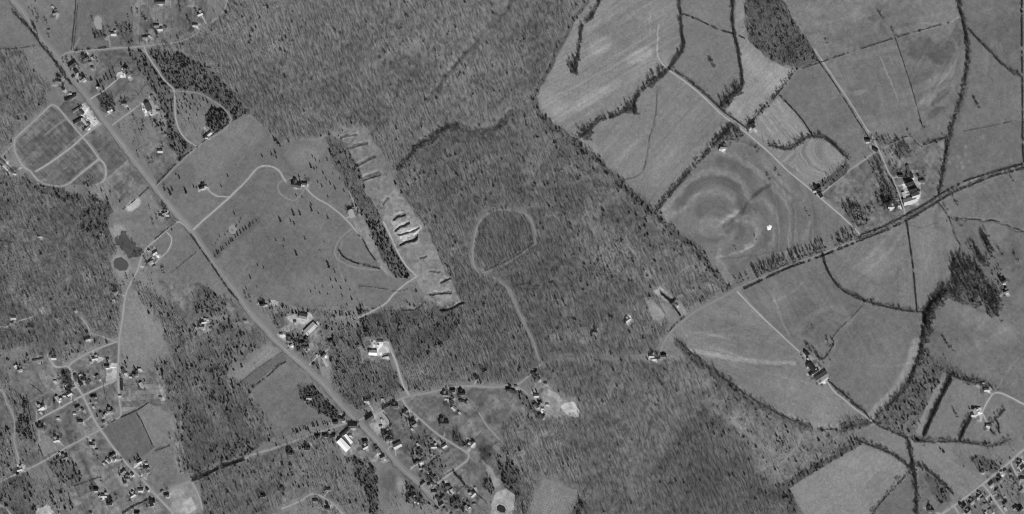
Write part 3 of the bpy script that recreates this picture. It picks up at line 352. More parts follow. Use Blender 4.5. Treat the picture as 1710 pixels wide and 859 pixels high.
# clusters: place, group, default angle, [(x, y, type, roof, angle or None)]
B = [
 ('upper cottages', [(92,22,'ell',2,-20),(81,51,'shed',2,0),(190,57,'ell',3,0),(175,61,'shed',1,20),(242,63,'house',2,0),(261,43,'house',2,0),(267,49,'house',3,0),(266,4,'longshed',1,0),(243,33,'shed',2,0),(334,24,'ell',3,-25),(326,43,'house',3,0)]),
 ('yards at the top lane junction', [(143,98,'farmhouse',1,-25),(121,109,'barn',1,-35),(127,119,'house',0,50),(139,133,'farmhouse',2,-30),(154,113,'shed',1,0),(98,137,'house',2,10),(118,157,'shed',3,0),(106,149,'shed',0,30),(130,124,'shed',3,40),(150,104,'shed',2,0)]),
 ('motel lots beside the highway', [(119,163,'longshed',0,-33),(130,183,'longshed',2,-35),(137,188,'house',1,50),(131,201,'longshed',0,-35),(143,205,'longshed',3,52),(146,214,'house',2,-35),(138,192,'shed',3,0)]),
 ('lots right of highway bend', [(184,185,'ell',3,-25),(208,174,'house',2,0),(213,121,'barn',2,60),(206,115,'shed',3,0),(216,129,'shed',3,-20),(268,253,'house',3,0),(163,146,'shed',3,-30)]),
 ('untidy yard above the bend', [(248,179,'barn',1,62),(257,168,'longshed',2,65),(243,174,'shed',3,30),(252,188,'shed',3,0),(264,186,'shed',2,20)]),
 ('knoll track', [(344,227,'trailer',0,-40),(350,224,'house',3,-38),(346,231,'shed',3,0)]),
 ('the left edge corner below the loops', [(5,272,'bungalow',2,40),(12,280,'bungalow',3,40),(20,287,'house',2,40),(26,291,'shed',3,0)]),
 ('cottages above the pond', [(160,337,'house',2,0),(170,391,'shed',3,0),(275,356,'ell',2,-20),(270,362,'house',2,20),(280,360,'shed',3,0),(258,423,'house',3,-30),(251,437,'house',2,-35),(262,426,'shed',3,0),(192,488,'house',2,0),(190,501,'shed',3,0)]),
 ('forest cottages at the far left', [(24,531,'house',3,0),(52,547,'house',2,20),(148,567,'house',3,-10),(94,530,'shed',1,0),(158,460,'shed',2,0),(125,518,'shed',1,0),(68,396,'shed',3,0)]),
 ('upper blocks of lower left settlement', [(64,602,'longshed',2,-15),(34,617,'ell',2,-20),(91,598,'house',3,0),(159,599,'ell',3,-10),(179,612,'house',1,0),(127,630,'house',1,60),(140,634,'ell',1,0),(164,631,'house',2,60),(135,640,'house',0,60),(115,652,'house',0,60),(117,658,'house',3,-30),(97,666,'ell',3,60),(70,681,'farmhouse',3,-28),(130,680,'house',1,-25),(125,691,'shed',3,0),(135,705,'house',2,0),(98,699,'shed',3,0),(157,668,'farmhouse',2,60),(170,693,'ell',2,60),(184,687,'farmhouse',2,0),(69,714,'farmhouse',1,0),(96,735,'farmhouse',3,-10),(93,637,'shed',3,0)]),
 ('lower blocks of lower left settlement', [(155,743,'ell',2,0),(162,752,'shed',2,0),(110,764,'farmhouse',2,-20),(189,765,'farmhouse',2,40),(181,770,'house',3,40),(206,788,'house',2,-40),(213,799,'ell',2,0),(233,772,'house',3,-30),(245,786,'farmhouse',2,50),(161,817,'house',0,0),(175,828,'ell',3,0),(184,840,'farmhouse',0,0),(236,819,'house',3,0),(223,827,'ell',3,-30),(254,840,'farmhouse',0,80),(279,827,'house',1,0),(230,856,'house',0,0),(152,856,'shed',1,0),(34,784,'ell',3,-20),(209,806,'shed',1,0)]),
 ('gardens beside the long left lane', [(206,620,'house',1,60),(210,624,'shed',3,0),(226,625,'ell',1,0),(236,643,'house',3,60),(203,643,'longshed',0,88),(218,630,'shed',3,0),(268,664,'shed',2,0),(200,662,'shed',3,0)]),
 ('big farm pasture', [(337,313,'ell',0,-15),(344,312,'shed',3,0),(496,310,'manor',1,10),(509,307,'house',1,0),(439,508,'ell',0,0),(445,510,'shed',3,0)]),
 ('farmyards left of the highway', [(341,538,'ell',3,-10),(337,546,'farmhouse',2,0),(346,534,'shed',3,0),(352,549,'shed',2,0),(336,539,'shed',1,0),(410,536,'shed',2,0)]),
 ('school grounds right of the highway', [(519,549,'hall',3,-45),(512,553,'longshed',2,-45),(507,528,'barn',2,10),(493,537,'shed',1,0),(485,569,'farmhouse',2,0),(487,575,'house',2,-30),(508,573,'ell',1,0),(512,579,'house',1,0),(552,569,'house',0,0),(540,593,'house',1,-40),(543,604,'longshed',3,60),(523,608,'shed',0,-40),(470,558,'shed',2,0)]),
 ('wood and verge left of the crossroads', [(516,665,'house',3,0),(510,668,'shed',0,0),(571,700,'ell',1,20),(574,704,'shed',3,0),(612,670,'house',3,0),(639,667,'shed',3,0),(560,705,'house',0,0),(484,756,'farmhouse',0,10),(513,748,'farmhouse',0,0),(530,728,'house',0,0),(472,817,'house',1,60),(439,827,'house',0,0),(527,837,'house',2,0),(547,849,'house',1,0),(548,818,'house',2,0)]),
 ('crossroads shops', [(574,743,'hall',4,45),(582,733,'longshed',4,50),(575,722,'longshed',0,-38),(590,711,'barn',1,0),(585,728,'shed',3,0),(610,747,'ell',3,-30),(610,737,'house',0,0),(617,698,'barn',1,-38),(632,753,'house',2,50),(639,764,'house',2,-20),(627,745,'shed',1,0),(643,726,'farmhouse',1,-20),(651,733,'ell',1,0),(638,702,'shed',3,50),(636,712,'shed',2,0),(556,727,'house',0,0),(543,727,'house',0,0),(619,788,'trailer',1,40)]),
 ('roadside lots below the country road', [(660,678,'farmhouse',1,0),(678,692,'farmhouse',2,30),(688,704,'ell',0,0),(692,709,'house',2,-30),(744,660,'farmhouse',2,0),(745,667,'shed',3,0),(754,672,'house',1,60),(758,682,'house',3,40),(772,657,'farmhouse',0,0),(776,673,'ell',2,30),(756,652,'house',0,0),(742,707,'manor',1,0),(725,746,'ell',3,0),(742,745,'house',3,-30),(789,742,'farmhouse',3,-50),(664,744,'barn',3,-30)]),
 ('lower lots between highway and curving lane', [(700,762,'ell',2,50),(695,772,'house',1,-38),(710,784,'house',2,50),(714,789,'shed',3,0),(722,796,'ell',1,50),(706,808,'house',2,-38),(727,802,'house',2,50),(732,833,'ell',1,50),(737,843,'house',2,-38),(756,820,'house',3,50),(748,812,'house',1,0),(790,826,'farmhouse',3,-45),(779,848,'ell',3,50),(765,838,'house',1,50),(744,852,'house',2,50),(725,822,'house',2,0),(689,832,'farmhouse',2,50),(694,838,'shed',3,0),(792,842,'shed',2,0),(702,753,'house',1,50)]),
 ('quarry road and wood clearing', [(622,576,'trailer',3,85),(623,589,'barn',4,0),(636,571,'house',3,0),(644,597,'trailer',3,-15),(587,357,'barn',3,72)]),
 ('creek road yards', [(891,626,'house',1,50),(898,631,'house',1,50),(896,661,'house',3,0),(896,677,'ell',1,50),(904,695,'ell',1,50),(914,676,'shed',3,0),(810,620,'house',1,-20),(850,650,'ell',0,0),(857,652,'shed',0,0),(795,630,'house',0,60),(911,640,'shed',1,0)]),
 ('forest edge clearings', [(1048,535,'ell',3,-40),(1046,532,'shed',0,0),(993,555,'house',2,0),(1127,508,'farmhouse',2,30),(1088,595,'ell',3,0),(1092,600,'house',3,0),(1108,593,'house',0,0),(1100,600,'shed',2,0)]),
 ('contour field farm lanes', [(1256,210,'farmhouse',0,50),(1260,216,'shed',3,50),(1207,246,'ell',2,0),(1203,250,'shed',3,0),(1448,234,'house',0,0),(1448,238,'shed',3,0),(1461,250,'house',0,30),(1365,315,'farmhouse',0,-30),(1370,326,'house',0,60),(1360,320,'shed',3,0)]),
 ('big farm by the country road', [(1503,293,'house',0,0),(1521,294,'house',0,70),(1517,305,'barn',0,-20),(1523,316,'barn',0,-15),(1531,320,'house',1,-15),(1518,336,'bigbarn',3,-18),(1528,327,'barn',3,-15),(1525,332,'house',0,0),(1510,330,'longshed',3,75),(1538,302,'house',1,0),(1481,338,'manor',0,-20),(1487,346,'ell',3,0),(1475,345,'shed',1,0),(1516,285,'longshed',1,75),(1501,344,'shed',3,0)]),
 ('lower farm at the end of the straight lane', [(1346,590,'house',0,50),(1354,612,'barn',0,50),(1358,621,'longshed',0,-32),(1371,629,'bigbarn',2,-35),(1374,635,'longshed',3,-35),(1362,617,'shed',3,50),(1366,634,'shed',2,-35),(1349,600,'shed',3,50)]),
 ('farmsteads right of the dark grove', [(1675,469,'farmhouse',0,-30),(1677,474,'shed',3,0),(1680,487,'ell',2,-20),(1682,490,'shed',3,0),(1627,687,'farmhouse',3,65),(1625,693,'house',3,0),(1635,682,'shed',3,0),(1647,651,'house',3,0),(1650,711,'house',3,0),(1642,640,'shed',3,0)]),
 ('street blocks in the bottom right corner', [(1703,774,'ell',2,-40),(1708,782,'house',2,-40),(1681,789,'house',2,50),(1669,801,'ell',1,-40),(1691,801,'house',2,50),(1655,809,'house',2,-40),(1698,811,'house',2,50),(1705,818,'house',2,-40),(1666,822,'house',2,50),(1635,827,'ell',2,-40),(1672,832,'house',2,50),(1622,838,'ell',2,-40),(1642,834,'house',2,50),(1678,840,'house',1,-40),(1649,843,'house',2,50),(1609,846,'farmhouse',1,-40),(1655,853,'house',2,50),(1703,850,'farmhouse',0,-40),(1616,855,'ell',2,-40),(1554,852,'farmhouse',1,0),(1631,642,'shed',2,0),(1640,788,'shed',1,0),(1641,786,'shed',1,0),(1707,800,'house',2,0)]),
]

HWY = [(-14,-60),(15,-8),(30,10),(44,30),(66,62),(98,98),(122,132),(149,167),(172,199),(203,240),(240,289),(262,317),(285,347),(320,386),(352,433),(386,477),(420,525),(447,553),(457,566),(494,599),(538,640),(570,678),(595,702),(617,724),(648,756),(671,782),(705,812),(749,858),(800,910)]
ROADS = [
 ('gravel_shoulder', 'pale gravel verge under the straight highway', HWY, 15.5, .215), ('highway', 'straight two-lane highway running from top left to bottom', HWY, 8.4, .205),
 ('road', 'lane from the highway past the upper cottages', [(98,98),(110,89),(130,85),(160,83),(185,81),(215,79),(240,77),(262,74),(300,69),(330,55),(346,42),(376,12),(384,-60)], 5.5, .27),
 ('dirt_track', 'pale dirt lane curving through the dark thicket', [(240,77),(246,92),(262,116),(275,135),(290,151),(292,180),(293,196),(300,218),(312,234),(330,245)], 4.5, .33),
 ('dirt_track', 'curved track around the wooded knoll', [(286,152),(310,153),(335,157),(357,169),(373,181),(385,196),(385,204),(370,220),(330,245),(262,310)], 3.6, .25),
 ('dirt_track', 'pale drive to the round turning ground', [(149,167),(160,160),(172,153),(180,146),(190,138),(200,128)], 5.0, .36),
 ('dirt_track', 'drive from the highway to the untidy yard', [(187,210),(200,200),(215,189),(236,173)], 5.0, .30),
 ('dirt_track', 'outer loop lane around the empty lots', [(138,229),(118,205),(112,198),(100,183),(92,177),(84,177),(60,200),(30,228),(25,238),(27,256),(40,278),(52,287),(67,303),(88,310),(111,309),(138,288),(165,266)], 6.0, .30),
 ('dirt_track', 'right side of the loop lane', [(138,229),(150,243),(165,264),(175,276),(177,292),(172,303),(160,309)], 6.0, .30),
 ('dirt_track', 'lane crossing the empty lots to the highway', [(60,287),(80,275),(100,261),(120,246),(138,230),(155,216),(170,206)], 6.0, .32),
 ('dirt_track', 'lane leaving the loop at the left edge', [(-60,300),(0,264),(12,252),(25,240)], 5.0, .29),
 ('dirt_track', 'farm drive curving up into the big pasture', [(320,386),(345,363),(365,346),(385,328),(402,312),(415,298),(427,284),(436,278),(447,277),(460,281),(468,288),(473,297),(478,304)], 6.5, .33),
 ('dirt_track', 'spur drive to the lone dark-roofed house', [(345,309),(348,317),(354,323),(365,328),(384,329)], 4.0, .33),
 ('dirt_track', 'ring drive around the manor grounds', [(512,310),(506,320),(494,334),(480,332),(468,323),(464,312),(470,303),(482,299),(498,299),(510,303),(512,310)], 2.6, .24),
 ('dirt_track', 'pale track from the manor to the barn', [(511,314),(518,322),(530,332),(545,340),(560,351),(572,361),(590,380),(605,400)], 5.0, .32),
 ('dirt_track', 'faint curved track below the barn', [(605,392),(590,383),(572,395),(560,415),(562,430),(575,440),(600,448),(632,451)], 3.0, .24),
 ('dirt_track', 'pale haul track along the evergreen strip', [(640,370),(650,390),(658,408),(668,428),(680,446),(692,458),(694,463),(680,472),(668,482),(655,494),(645,506),(625,518),(598,531)], 6.0, .34),
 ('road', 'lane from the highway past the pond', [(318,386),(306,375),(296,371),(285,378),(263,398),(245,414),(237,428),(232,442),(228,454),(214,480),(208,500),(204,535),(199,569),(197,630),(199,670),(201,694),(185,704),(168,717),(140,732),(110,748),(70,772),(30,791),(0,805),(-60,835)], 5.5, .29),
 ('dirt_track', 'loop drive beside the highway cottages', [(278,388),(285,396),(285,407),(279,420),(268,430),(258,440)], 4.0, .34),
 ('road', 'main lane through the lower left settlement', [(80,592),(86,604),(95,613),(115,613),(122,635),(130,648),(138,661),(152,690),(160,706),(168,718),(190,748),(215,778),(240,803),(262,828),(290,858),(310,890)], 6.5, .31),
 ('road', 'cross lane through the lower left settlement', [(62,703),(80,692),(100,682),(138,661),(165,648),(196,633)], 6.0, .31),
 ('dirt_track', 'short stub lane of the lower left settlement', [(62,686),(62,703),(65,722),(67,735)], 4.0, .27),
 ('dirt_track', 'upper lane of the lower left settlement', [(115,613),(120,606),(132,598),(149,589),(172,579),(195,571)], 5.0, .29),
 ('dirt_track', 'forest track at the left edge', [(-60,546),(0,546),(12,546),(25,538),(50,531),(60,524)], 3.5, .33),
 ('dirt_track', 'short forest track above the settlement', [(135,530),(145,542),(152,556),(165,560),(178,565),(196,572)], 3.5, .29),
 ('dirt_track', 'worn track through the corner woods', [(-60,650),(0,652),(10,672),(20,688),(25,712),(24,735),(30,760),(35,782)], 3.5, .27),
 ('road', 'road from the crossroads to the bottom left', [(597,703),(575,708),(528,723),(488,738),(460,748),(420,760),(410,765),(352,788),(319,803),(285,817),(262,828)], 6.5, .27),
 ('road', 'country road from the crossroads to the creek yards', [(597,703),(620,692),(640,680),(665,668),(682,662),(720,655),(750,648),(780,645),(820,646),(850,646),(866,641),(885,626),(905,606)], 6.4, .25),
 ('dirt_track', 'faint track almost hidden between forest trees', [(905,606),(930,600),(1000,598),(1085,598),(1102,592)], 2.6, .19),
 ('road', 'sweeping country road across the right side', [(1102,592),(1106,578),(1118,558),(1140,537),(1160,521),(1190,505),(1224,486),(1234,480),(1290,455),(1322,442),(1376,422),(1430,401),(1475,383),(1513,364),(1545,345),(1568,331),(1595,316),(1622,302),(1660,290),(1710,277),(1770,262)], 5.6, .225),
 ('dirt_track', 'drive to the white building in the wood', [(640,575),(648,578),(655,590),(662,608),(668,628),(674,645),(683,660)], 6.5, .33),
 ('road', 'lane curving through the lower lots', [(671,666),(680,680),(698,697),(725,721),(746,735),(772,751),(782,758),(781,768),(770,777),(759,785),(740,800),(722,814)], 5.5, .29),
 ('dirt_track', 'farm path across the bare lots', [(800,690),(806,700),(813,711),(825,725),(837,738)], 3.5, .27),
 ('dirt_track', 'short lane right of the creek road', [(860,643),(872,651),(884,660),(896,670),(905,685)], 4.0, .27),
 ('dirt_track', 'track from the forest oval to the road', [(800,457),(815,462),(830,467),(848,483),(858,500),(866,520),(875,540),(885,560),(893,578),(900,602)], 6.0, .205),
 ('dirt_track', 'faint worn upper rim of the forest oval', [(822,353),(838,350),(858,352),(874,356),(886,366)], 5.0, .22),
 ('dirt_track', 'faint worn rim of the forest oval', [(798,455),(790,440),(790,418),(793,395),(799,374),(810,360),(822,353)], 6.5, .225),
 ('dirt_track', 'faint lower rim of the forest oval', [(800,457),(825,450),(850,438),(880,418),(893,405),(893,385),(884,362)], 6.0, .205),
 ('dirt_track', 'pale farm lane along the contour field', [(1115,117),(1140,134),(1163,152),(1185,172),(1208,194),(1228,208),(1245,221),(1265,238),(1285,255),(1300,270),(1316,286),(1356,319),(1397,354),(1415,370),(1437,392)], 4.6, .35),
 ('dirt_track', 'pale farm lane past the big farm', [(1360,82),(1376,106),(1397,137),(1420,172),(1440,205),(1464,244),(1482,284),(1490,298),(1501,324),(1513,363)], 4.6, .31),
 ('dirt_track', 'side lane between two farm lanes', [(1370,326),(1385,313),(1420,284),(1444,267),(1464,252)], 3.6, .29),
 ('dirt_track', 'drive to the upper farm fields', [(1477,247),(1495,236),(1518,228)], 3.0, .25),
 ('dirt_track', 'straight farm lane to the lower farm', [(1231,487),(1250,507),(1275,532),(1319,573),(1335,588),(1349,601),(1362,614),(1376,630),(1390,651),(1410,668),(1429,684),(1447,697),(1460,708)], 4.6, .35),
 ('road', 'straight road in the bottom right corner', [(1770,705),(1710,752),(1688,771),(1641,809),(1592,846),(1572,860),(1520,905)], 7.5, .31),
 ('road', 'street through the bottom right houses', [(1641,809),(1652,822),(1662,838),(1690,875)], 5.5, .32),
 ('road', 'street at the corner of the bottom right houses', [(1688,772),(1694,785),(1702,796),(1725,815)], 5.5, .32),
 ('road', 'short street at the bottom edge', [(1592,846),(1598,852),(1606,870)], 5.0, .31),
 ('dirt_track', 'curved drive at the lower right', [(1770,702),(1710,675),(1690,665),(1672,657),(1660,657),(1652,666),(1645,678),(1640,690)], 5.0, .36),
 ('dirt_track', 'curving lane at the bottom of the wood', [(470,850),(490,842),(505,835),(518,826),(532,827),(548,836),(562,848),(575,860)], 5.5, .30),
 ('dirt_track', 'path beside the bottom clearing', [(320,804),(326,815),(333,830),(338,850)], 4.5, .30),
 ('dirt_track', 'pale path at the bottom left corner', [(-30,835),(0,845),(12,852),(25,870)], 4.0, .30),
 ('dirt_track', 'track through the brush land', [(1338,728),(1333,742),(1322,755),(1310,768),(1300,775)], 3.0, .24),
 ('dirt_track', 'faint track along the brush land', [(1262,790),(1290,763),(1262,740),(1240,720),(1180,682)], 1.6, .2),
 ('dirt_track', 'half-circle drive beside the highway', [(650,757),(648,750),(653,746),(660,752),(661,762)], 3.6, .33),
 ('dirt_track', 'short drive between two yards', [(725,732),(730,738),(738,732),(742,727)], 3.0, .30),
 ('dirt_track', 'drive to the pale-roofed cottage in the wood', [(516,610),(524,602),(530,596),(538,592),(548,584)], 4.0, .33),
 ('dirt_track', 'lane at the top left field', [(120,82),(126,74),(132,63)], 3.0, .24),
 ('dirt_track', 'drive off the upper lane', [(184,81),(182,68),(180,60)], 3.0, .26),
 ('dirt_track', 'drive behind the settlement houses', [(183,683),(186,698),(190,704)], 3.0, .28),
 ('dirt_track', 'inner path across the empty lots', [(75,226),(92,212),(110,199)], 3.2, .21),
 ('dirt_track', 'inner path at the lower lots', [(135,289),(150,277),(166,265)], 3.6, .27),
]
ROADS_RAW = ROADS[:]
_r = random.Random(21)
for place, L in B:                          # outbuildings in the yards
    if any(k in place for k in ('settlement', 'cottages', 'lots', 'shops', 'street blocks', 'yards', 'gardens', 'school')):
        for b_ in list(L):
            if b_[2] in ('house', 'ell', 'farmhouse') and _r.random() < (.35 if 'street' in place else .62):
                a = _r.uniform(0, 6.283); q = _r.uniform(7, 13); L.append((round(b_[0] + math.cos(a) * q, 1), round(b_[1] + math.sin(a) * q, 1), 'shed', _r.choice((0, 1, 2, 3, 3)), _r.choice((0, 45, -30, 60))))
# pale bare earth: quarry ground, lots, yards (polygon, tone)
YARDS = [([(568,226),(600,212),(622,238),(645,272),(642,290),(655,310),(640,330),(622,318),(600,285),(585,252)], .185),
         ([(640,368),(645,335),(660,312),(682,345),(702,368),(722,402),(745,455),(773,512),(742,514),(712,500),(700,480),(694,462),(672,432),(655,400)], .205),
         ([(655,350),(662,345),(700,372),(708,390),(690,398),(668,405),(655,385)], .25), ([(664,392),(690,382),(702,380),(698,392),(672,402)], .40),
         ([(132,176),(146,170),(156,190),(168,204),(158,214),(148,218),(150,204),(140,190)], .36), ([(128,196),(137,190),(150,205),(160,214),(152,216),(141,205)], .26),
         ([(197,122),(203,118),(208,124),(210,130),(202,131),(196,128)], .42), ([(234,172),(250,166),(256,168),(268,185),(262,192),(250,195),(240,185)], .27), ([(236,176),(244,182),(248,194),(243,196)], .4),
         ([(104,96),(128,92),(150,92),(168,100),(155,120),(146,130),(144,140),(130,140),(118,122),(108,108)], .19), ([(122,122),(130,124),(138,138),(130,140)], .34),
         ([(480,530),(498,524),(516,522),(524,530),(512,542),(495,540),(484,536)], .30), ([(502,556),(515,545),(530,535),(534,541),(520,550),(508,560)], .34), ([(462,556),(476,560),(490,580),(486,585),(470,568)], .29), ([(486,536),(470,550),(480,556),(492,546)], .24),
         ([(620,568),(652,570),(655,592),(640,600),(615,604),(606,585),(612,575)], .20), ([(620,568),(650,572),(650,590),(632,594),(620,590)], .36), ([(598,580),(606,578),(612,606),(606,608)], .21),
         ([(624,690),(640,686),(650,700),(652,716),(640,722),(628,728),(618,712),(620,698)], .27), ([(632,730),(650,738),(648,764),(636,766),(628,745)], .22), ([(566,728),(585,742),(592,760),(580,765),(560,740)], .25),
         ([(586,712),(600,716),(612,735),(604,748),(590,735)], .20), ([(820,862),(822,835),(830,822),(845,816),(860,828),(856,862)], .28), ([(805,768),(820,782),(832,800),(838,820),(828,822),(818,800)], .22),
         ([(178,607),(196,606),(196,633),(188,640),(178,637)], .32), ([(150,596),(165,594),(176,600),(165,606),(152,606)], .30), ([(30,616),(40,613),(38,622),(32,624)], .28), ([(28,778),(42,776),(44,788),(30,790)], .34),
         ([(1508,300),(1515,288),(1536,298),(1538,322),(1534,342),(1514,342),(1506,326)], .26), ([(1510,326),(1535,322),(1535,332),(1515,340)], .42), ([(1484,341),(1492,340),(1492,352),(1484,350)], .36), ([(1498,340),(1508,336),(1512,352),(1504,352)], .25),
         ([(1342,590),(1352,590),(1380,628),(1374,636),(1358,625),(1346,608)], .22), ([(1244,216),(1252,212),(1258,218),(1252,224)], .32), ([(1200,240),(1210,244),(1212,256),(1204,252)], .26), ([(1620,690),(1640,678),(1640,705),(1632,705)], .26), ([(1645,648),(1654,648),(1652,656)], .3),
         ([(936,676),(955,670),(969,684),(967,698),(952,696),(938,688)], .36), ([(915,650),(928,655),(940,668),(932,672),(918,662)], .28), ([(892,662),(902,668),(910,690),(900,694),(893,680)], .24), ([(1083,592),(1096,592),(1098,602),(1085,602)], .3), ([(1043,530),(1052,526),(1058,536),(1050,544)], .3), ([(1120,504),(1130,508),(1128,514)], .3),
         ([(1093,487),(1103,479),(1109,484),(1099,493)], .3), ([(304,840),(320,830),(328,852),(310,862)], .32), ([(0,262),(14,268),(28,290),(22,300),(0,280)], .24), ([(62,850),(80,842),(95,862),(60,866)], .34), ([(170,826),(182,824),(186,842),(176,842)], .25),
         ([(1698,768),(1708,762),(1712,770),(1702,778)], .28), ([(745,820),(760,815),(768,822),(755,828)], .24), ([(590,368),(602,370),(618,395),(640,440),(655,462),(645,462),(628,432),(610,408),(600,392)], .21), ([(497,300),(520,300),(516,316),(500,318)], .2),
         ([(328,304),(345,308),(344,318),(332,322)], .2), ([(328,540),(345,532),(355,548),(340,556)], .24), ([(452,500),(466,503),(464,512),(452,510)], .28), ([(222,776),(240,770),(244,776),(232,784),(222,782)], .3), ([(235,790),(248,790),(246,802),(236,800)], .28),
         ([(176,762),(196,768),(205,768),(196,773),(180,771)], .28), ([(192,790),(204,796),(215,812),(206,812)], .24), ([(66,684),(78,676),(76,684),(68,688)], .32), ([(268,350),(282,356),(278,366),(262,362)], .22), ([(228,440),(240,446),(234,450)], .3), ([(255,420),(268,425),(262,434)], .24)]
for p, t_ in YARDS:
    b, m = fill(p, .8); m = m & (reg[b] * 0 == 0)
    v = t_ * (1 + .16 * N5[b] + .10 * N12[b] + .08 * N2[b])
    tone[b][m] = v[m]; hard[b][m] = 0; coni[b][m] = 0; scrub[b][m] *= .3
for place, L in B:                          # worn earth and gravel beside each building and the drive to its road
    for x, y, t, ri, ang in L:
        blob(x + 2.2, y + 3.2, 4.0, 2.6, ang, 1.0 + .75 * ((x * 7 + y * 3) % 5) / 5, .6, .9)
        if t != 'shed': blob(x - 7 + (x * 3 % 14), y - 7 + (y * 5 % 14), 5, 2.2, (x * 11) % 180, 1.45, .5, .9); blob(x - 8 + (y * 3 % 16), y - 8 + (x * 5 % 16), 6, 4, (y * 7) % 180, .72, .5, .9)
        if t in ('shed', 'longshed'): continue
        best = None
        for rd in ROADS_RAW:
            for (a, b_), (c, d) in zip(rd[2][:-1], rd[2][1:]):
                for q in (0, .25, .5, .75, 1):
                    px, py = a + (c - a) * q, b_ + (d - b_) * q; D = math.hypot(px - x, py - y)
                    if best is None or D < best[0]: best = (D, px, py)
        if best and 6 < best[0] < 24:
            b, wg = stroke([(x + 2, y + 2), (best[1], best[2])], 1.3, 1.0, .3); tone[b] *= 1 + .7 * wg
# garden and lot boundaries worn into the settlement ground
tone = (.172 * np.clip(tone / .172, .2, 6) ** 1.34 * (1 + .085 * rng.standard_normal(tone.shape))).astype(np.float32)
def tone_at(x, y): return tone[int(y) + M, int(x) + M]

# ------------------------------------------------------------------ roads: name, label, points, width (m), surface tone
ROADS = [(a, b_, c, d * (.70 if a == 'dirt_track' else .76 if a == 'road' else .84), e * (1.05 if a == 'road' else 1.1)) for a, b_, c, d, e in ROADS]
for nm, lab, pl, wd, t_ in ROADS:
    sp = smooth_line(pl, 4); wp = wd / S
    b, wg = stroke(sp, wp, 2.4, .5); paint(b, wg, min(t_ * .92, .25), .55)
    if wd > 3: 
        for off in (-1, 1): pass
    b, wg = stroke(sp, wp + (3 if 'hidden' not in lab else 0), 1.5, .2); z = wg > .3
    for A in (hard, coni, scrub): A[b][z] = 0
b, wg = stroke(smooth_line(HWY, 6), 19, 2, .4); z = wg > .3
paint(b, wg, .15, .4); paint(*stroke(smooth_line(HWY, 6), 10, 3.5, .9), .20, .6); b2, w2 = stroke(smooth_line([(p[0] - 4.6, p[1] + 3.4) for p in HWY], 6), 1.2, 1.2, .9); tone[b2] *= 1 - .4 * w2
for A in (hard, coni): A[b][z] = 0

# ------------------------------------------------------------------ relief: trenches, ponds, creeks
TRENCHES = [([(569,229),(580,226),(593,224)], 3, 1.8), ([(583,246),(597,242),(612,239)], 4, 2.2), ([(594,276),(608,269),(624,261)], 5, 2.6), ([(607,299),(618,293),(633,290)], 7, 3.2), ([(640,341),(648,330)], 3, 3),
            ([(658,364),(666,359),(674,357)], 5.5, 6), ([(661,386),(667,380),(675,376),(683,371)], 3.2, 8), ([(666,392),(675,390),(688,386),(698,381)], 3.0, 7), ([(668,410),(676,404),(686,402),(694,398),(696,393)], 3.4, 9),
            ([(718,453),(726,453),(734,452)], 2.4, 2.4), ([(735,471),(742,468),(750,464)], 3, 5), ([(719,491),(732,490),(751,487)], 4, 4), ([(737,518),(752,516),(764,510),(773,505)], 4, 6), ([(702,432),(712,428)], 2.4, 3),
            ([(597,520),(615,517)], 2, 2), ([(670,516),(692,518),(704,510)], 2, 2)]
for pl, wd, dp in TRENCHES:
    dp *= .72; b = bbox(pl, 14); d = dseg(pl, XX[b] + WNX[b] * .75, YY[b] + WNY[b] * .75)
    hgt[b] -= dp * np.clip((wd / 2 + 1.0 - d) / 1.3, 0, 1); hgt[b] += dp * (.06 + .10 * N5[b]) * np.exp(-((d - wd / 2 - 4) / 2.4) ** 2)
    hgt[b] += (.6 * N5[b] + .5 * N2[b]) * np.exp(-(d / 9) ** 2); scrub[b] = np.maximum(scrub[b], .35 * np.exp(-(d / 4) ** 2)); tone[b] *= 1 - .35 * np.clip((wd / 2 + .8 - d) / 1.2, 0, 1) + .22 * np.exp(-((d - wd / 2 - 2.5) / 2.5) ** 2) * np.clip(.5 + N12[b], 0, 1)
CREEKS = [([(1602,-60),(1602,0),(1609,37),(1616,74),(1614,118),(1604,169),(1592,203),(1582,243),(1574,290),(1567,326)], 6, 2.5), ([(1097,145),(1095,189),(1085,229),(1080,262),(1071,288),(1037,302)], 2, 1.0),
          ([(690,245),(745,212),(780,216),(815,218),(842,200),(850,185)], 6, 3.6), ([(850,10),(790,72),(712,165)], 6, 2.4), ([(1568,340),(1585,364),(1595,395),(1604,410),(1600,428),(1590,435)], 2.5, 1.5), ([(1585,364),(1630,367),(1665,370),(1680,376),(1710,388),(1770,400)], 2, 1.5),
          ([(1572,487),(1555,508),(1545,535),(1540,572),(1531,606),(1515,640)], 5, 2.5)]
for pl, wd, dp in CREEKS:
    sp = smooth_line(pl, 6); b = bbox(sp, wd * 2 + 6); d = dseg(sp, XX[b] + WNX[b], YY[b] + WNY[b])
    hgt[b] -= dp * np.exp(-(d / (wd * .8)) ** 2); tone[b] *= 1 - (.10 if wd > 8 else .2) * np.exp(-(d / (wd * .5)) ** 2)
PONDS = [('muddy_pond', 'small pale muddy pond in the top left pasture', [(157,30),(163,26),(169,30),(171,42),(170,49),(165,51),(160,48),(156,40)], .30),
         ('muddy_pond', 'small round pale pond beside the long cedar row', [(382,380),(387,375),(393,376),(396,382),(396,388),(391,392),(385,391),(382,387)], .27),
         ('pond', 'dark pond with a pale earth rim beside the lane', [(192,432),(202,429),(212,436),(215,443),(211,451),(200,452),(191,446),(189,438)], .085),
         ('pond', 'small dark pond in the pale lot at the bottom', [(829,846),(834,842),(842,845),(845,851),(843,856),(836,856),(830,852)], .03)]
